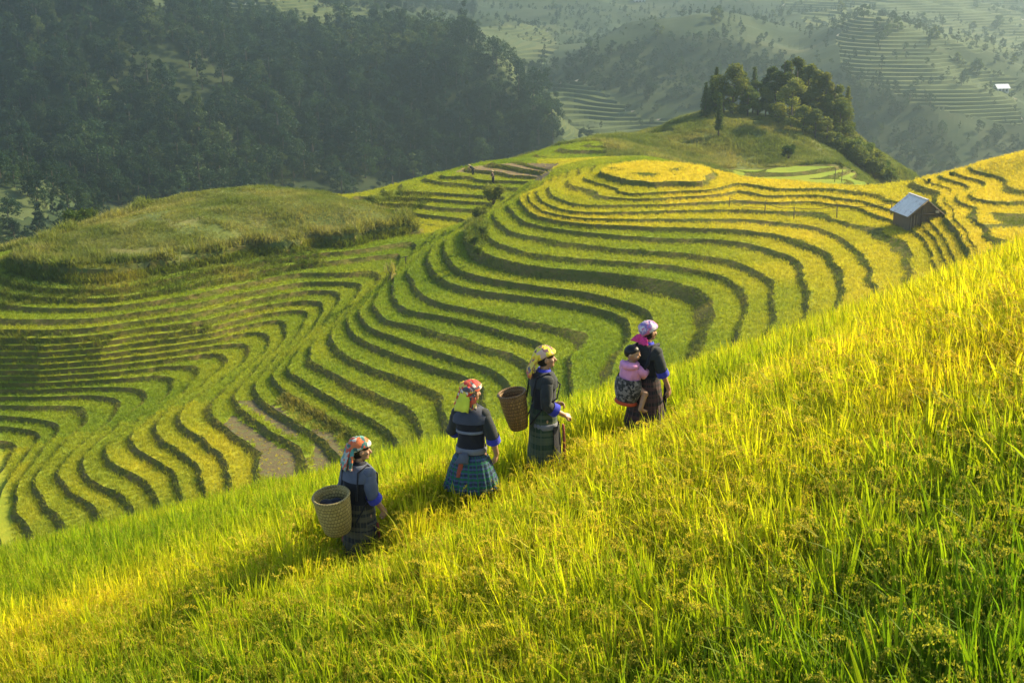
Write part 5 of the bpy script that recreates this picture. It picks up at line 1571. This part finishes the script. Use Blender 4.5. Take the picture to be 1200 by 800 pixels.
hut()

def fence():
    P = [(855,229,124.0),(897,229,122.0),(932,232.5,120.0),(982,236,119.0),(1045,236,118.0)]
    pts = []
    for u, v, d in P:
        x = ray(u, v); p = at_depth(u, v, d); z = float(near_surface(np.array([p[0]]), np.array([p[1]]))[0][0]); pts.append(Vector((p[0], p[1], z)))
    r = empty('wire_fence', tuple(pts[0]))
    tag(r, 'thin post and wire fence crossing the golden field beside the hut', 'fence')
    o0 = pts[0]; tops = []
    for i, p in enumerate(pts):
        q = p - o0; h = [.8, 1.0, 1.05, 1.15, 1.2][i]; tilt = random.uniform(-.06, .06)
        m = MB(); m.tube([q + Vector((0, 0, -.4)), q + Vector((tilt, 0, h + .12))], [.05, .038], 7); m.build('post', M_post, r)
        tops.append(q + Vector((tilt, 0, h)))
    for k, dz in enumerate((0, -.45)):
        m = MB(); L_ = []
        for a, b in zip(tops[:-1], tops[1:]):
            for t in np.linspace(0, 1, 7)[:-1]: L_.append(a.lerp(b, t) + Vector((0, 0, dz - .22 * math.sin(math.pi * t) * (1 - k * .4))))
        L_.append(tops[-1] + Vector((0, 0, dz))); m.tube(L_, .022 if k == 0 else .012, 6); m.build('wire', M_wire, r)
fence()

# far posts among the terraces beyond the field
for u, v, d, h, lab in ((978,214,176,1.8,'bare stake left in the pale terrace beyond the golden field'), (986,214,176,1.6,'second bare stake in the pale terrace beyond the golden field')):
    p = at_depth(u, v, d); m = MB(); m.tube([(0, 0, -1), (.03, 0, h)], .05, 6); o = m.build('stake', M_post, None); o.location = p; tag(o, lab, 'stake')
# little spout and pale rock by the water terrace behind the main ridge
p = at_height(475.5, 308, -30.0); m = MB(); m.tube([(0, 0, -.3), (0, 0, .62)], .055, 7); m.tube([(-.35, 0, .5), (.2, 0, .62)], .04, 6); o = m.build('water_post', M_post, None); o.location = p; tag(o, 'small dark post with a spout at the edge of the main ridge', 'post')

def worker(u, v, d, fx, lab, bend):
    p = at_depth(u, v, d); zz = float(near_surface(np.array([p[0]]), np.array([p[1]]))[0][0])
    r = empty('person', (p[0], p[1], zz), fx); tag(r, lab, 'person')
    b = MB(); hip = Vector((0, 0, .78)); sh = hip + Vector((0, math.sin(bend) * .5, math.cos(bend) * .5)); hd_ = sh + Vector((0, math.sin(bend * 1.1) * .2, math.cos(bend * 1.1) * .2))
    for s in (-1, 1):
        chain(b, [hip + Vector((s * .09, 0, 0)), (s * .11, .05, .42), (s * .11, -.02, .06)], [.09, .065, .045]); chain(b, [(s * .11, -.02, .05), (s * .11, .12, .03)], [.045, .03])
        el = sh + Vector((s * .22, .08, -.26)); wr = el + Vector((-s * .03, .16, -.18)); chain(b, [sh + Vector((s * .15, 0, -.03)), el, wr], [.055, .045, .035]); hand(b, wr, (0, .5, -.8), (0, -.8, -.5), 1, .5, s)
    chain(b, [hip, hip.lerp(sh, .5), sh], [.14, .125, .13]); chain(b, [sh, hd_], [.05, .05]); ball(b, hd_ + (hd_ - sh).normalized() * .04, (.085, .095, .11), 0, 12)
    fuse('body', b, .014, [M_skin], r, 2)
    t = MB(); ax = (sh - hip)
    t.tube([hip - ax * .25, hip, hip + ax * .5, sh + ax * .05], [.17, .165, .16, .15], 16); t.build('shirt', M_indigo, r)
    t = MB()
    for s in (-1, 1): t.tube([hip + Vector((s * .09, 0, 0)), (s * .11, .05, .42), (s * .11, -.02, .12)], [.11, .085, .07], 10)
    t.build('trousers', M_black, r)
    t = MB(); c = hd_ + (hd_ - sh).normalized() * .09; t.loft([ringz(c, .27, .27, 18), ringz(c + Vector((0, 0, .10)), .13, .13, 18), ringz(c + Vector((0, 0, .19)), .02, .02, 18)], 0); t.build('straw_hat', plain('straw', (.38, .30, .14), .9), r)
worker(554.5, 197.5, 165.0, .8, 'tiny far worker bending at the back edge of the harvested paddy', 1.1)
worker(578, 207, 161.5, 2.2, 'tiny far worker standing at the front edge of the harvested paddy', .25)

def far_house(u, v, w, dpt, h, col, lab, rz=.2):
    r0 = ray(u, v); d = 420.0
    while d < 1500 and float(far_z(np.array([r0[0] / r0[1] * d]), np.array([d]))[0]) < r0[2] / r0[1] * d: d += 3
    p = r0 / r0[1] * d
    r = empty('house', (p[0], p[1], p[2] - .6), rz); tag(r, lab, 'house')
    m = MB(); m.box((0, 0, h / 2 - 1), (w, dpt, h + 2)); m.build('wall', plain('pale plaster', (.55, .54, .50), .8), r, False)
    for s in (-1, 1):
        q = MB(); q.loft([[Vector((x, s * (dpt / 2 + .5), h - .1)), Vector((x, 0, h + 1.5)), Vector((x, 0, h + 1.42)), Vector((x, s * (dpt / 2 + .5), h - .18))] for x in (-w / 2 - .5, w / 2 + .5)], 0); q.build('roof', plain('pale tin roof', col, .4), r, False)
    for x in (-w * .3, w * .3):
        q = MB(); q.box((x, -dpt / 2 - .02, h * .55), (.9, .06, 1.1)); q.build('window', plain('dark glass', (.03, .035, .04), .2), r, False)
    q = MB(); q.box((0, -dpt / 2 - .02, 1.0), (1.0, .07, 2.0)); q.build('door', M_wood_d, r, False)
far_house(1173, 107, 5.0, 3.5, 2.0, (.82, .84, .88), 'tiny white roofed house on the hazy slope at far right')
far_house(749, 3, 8.0, 5, 2.6, (.80, .82, .86), 'pale house at the top of the hazy far valley')
build_world(); build_haze()
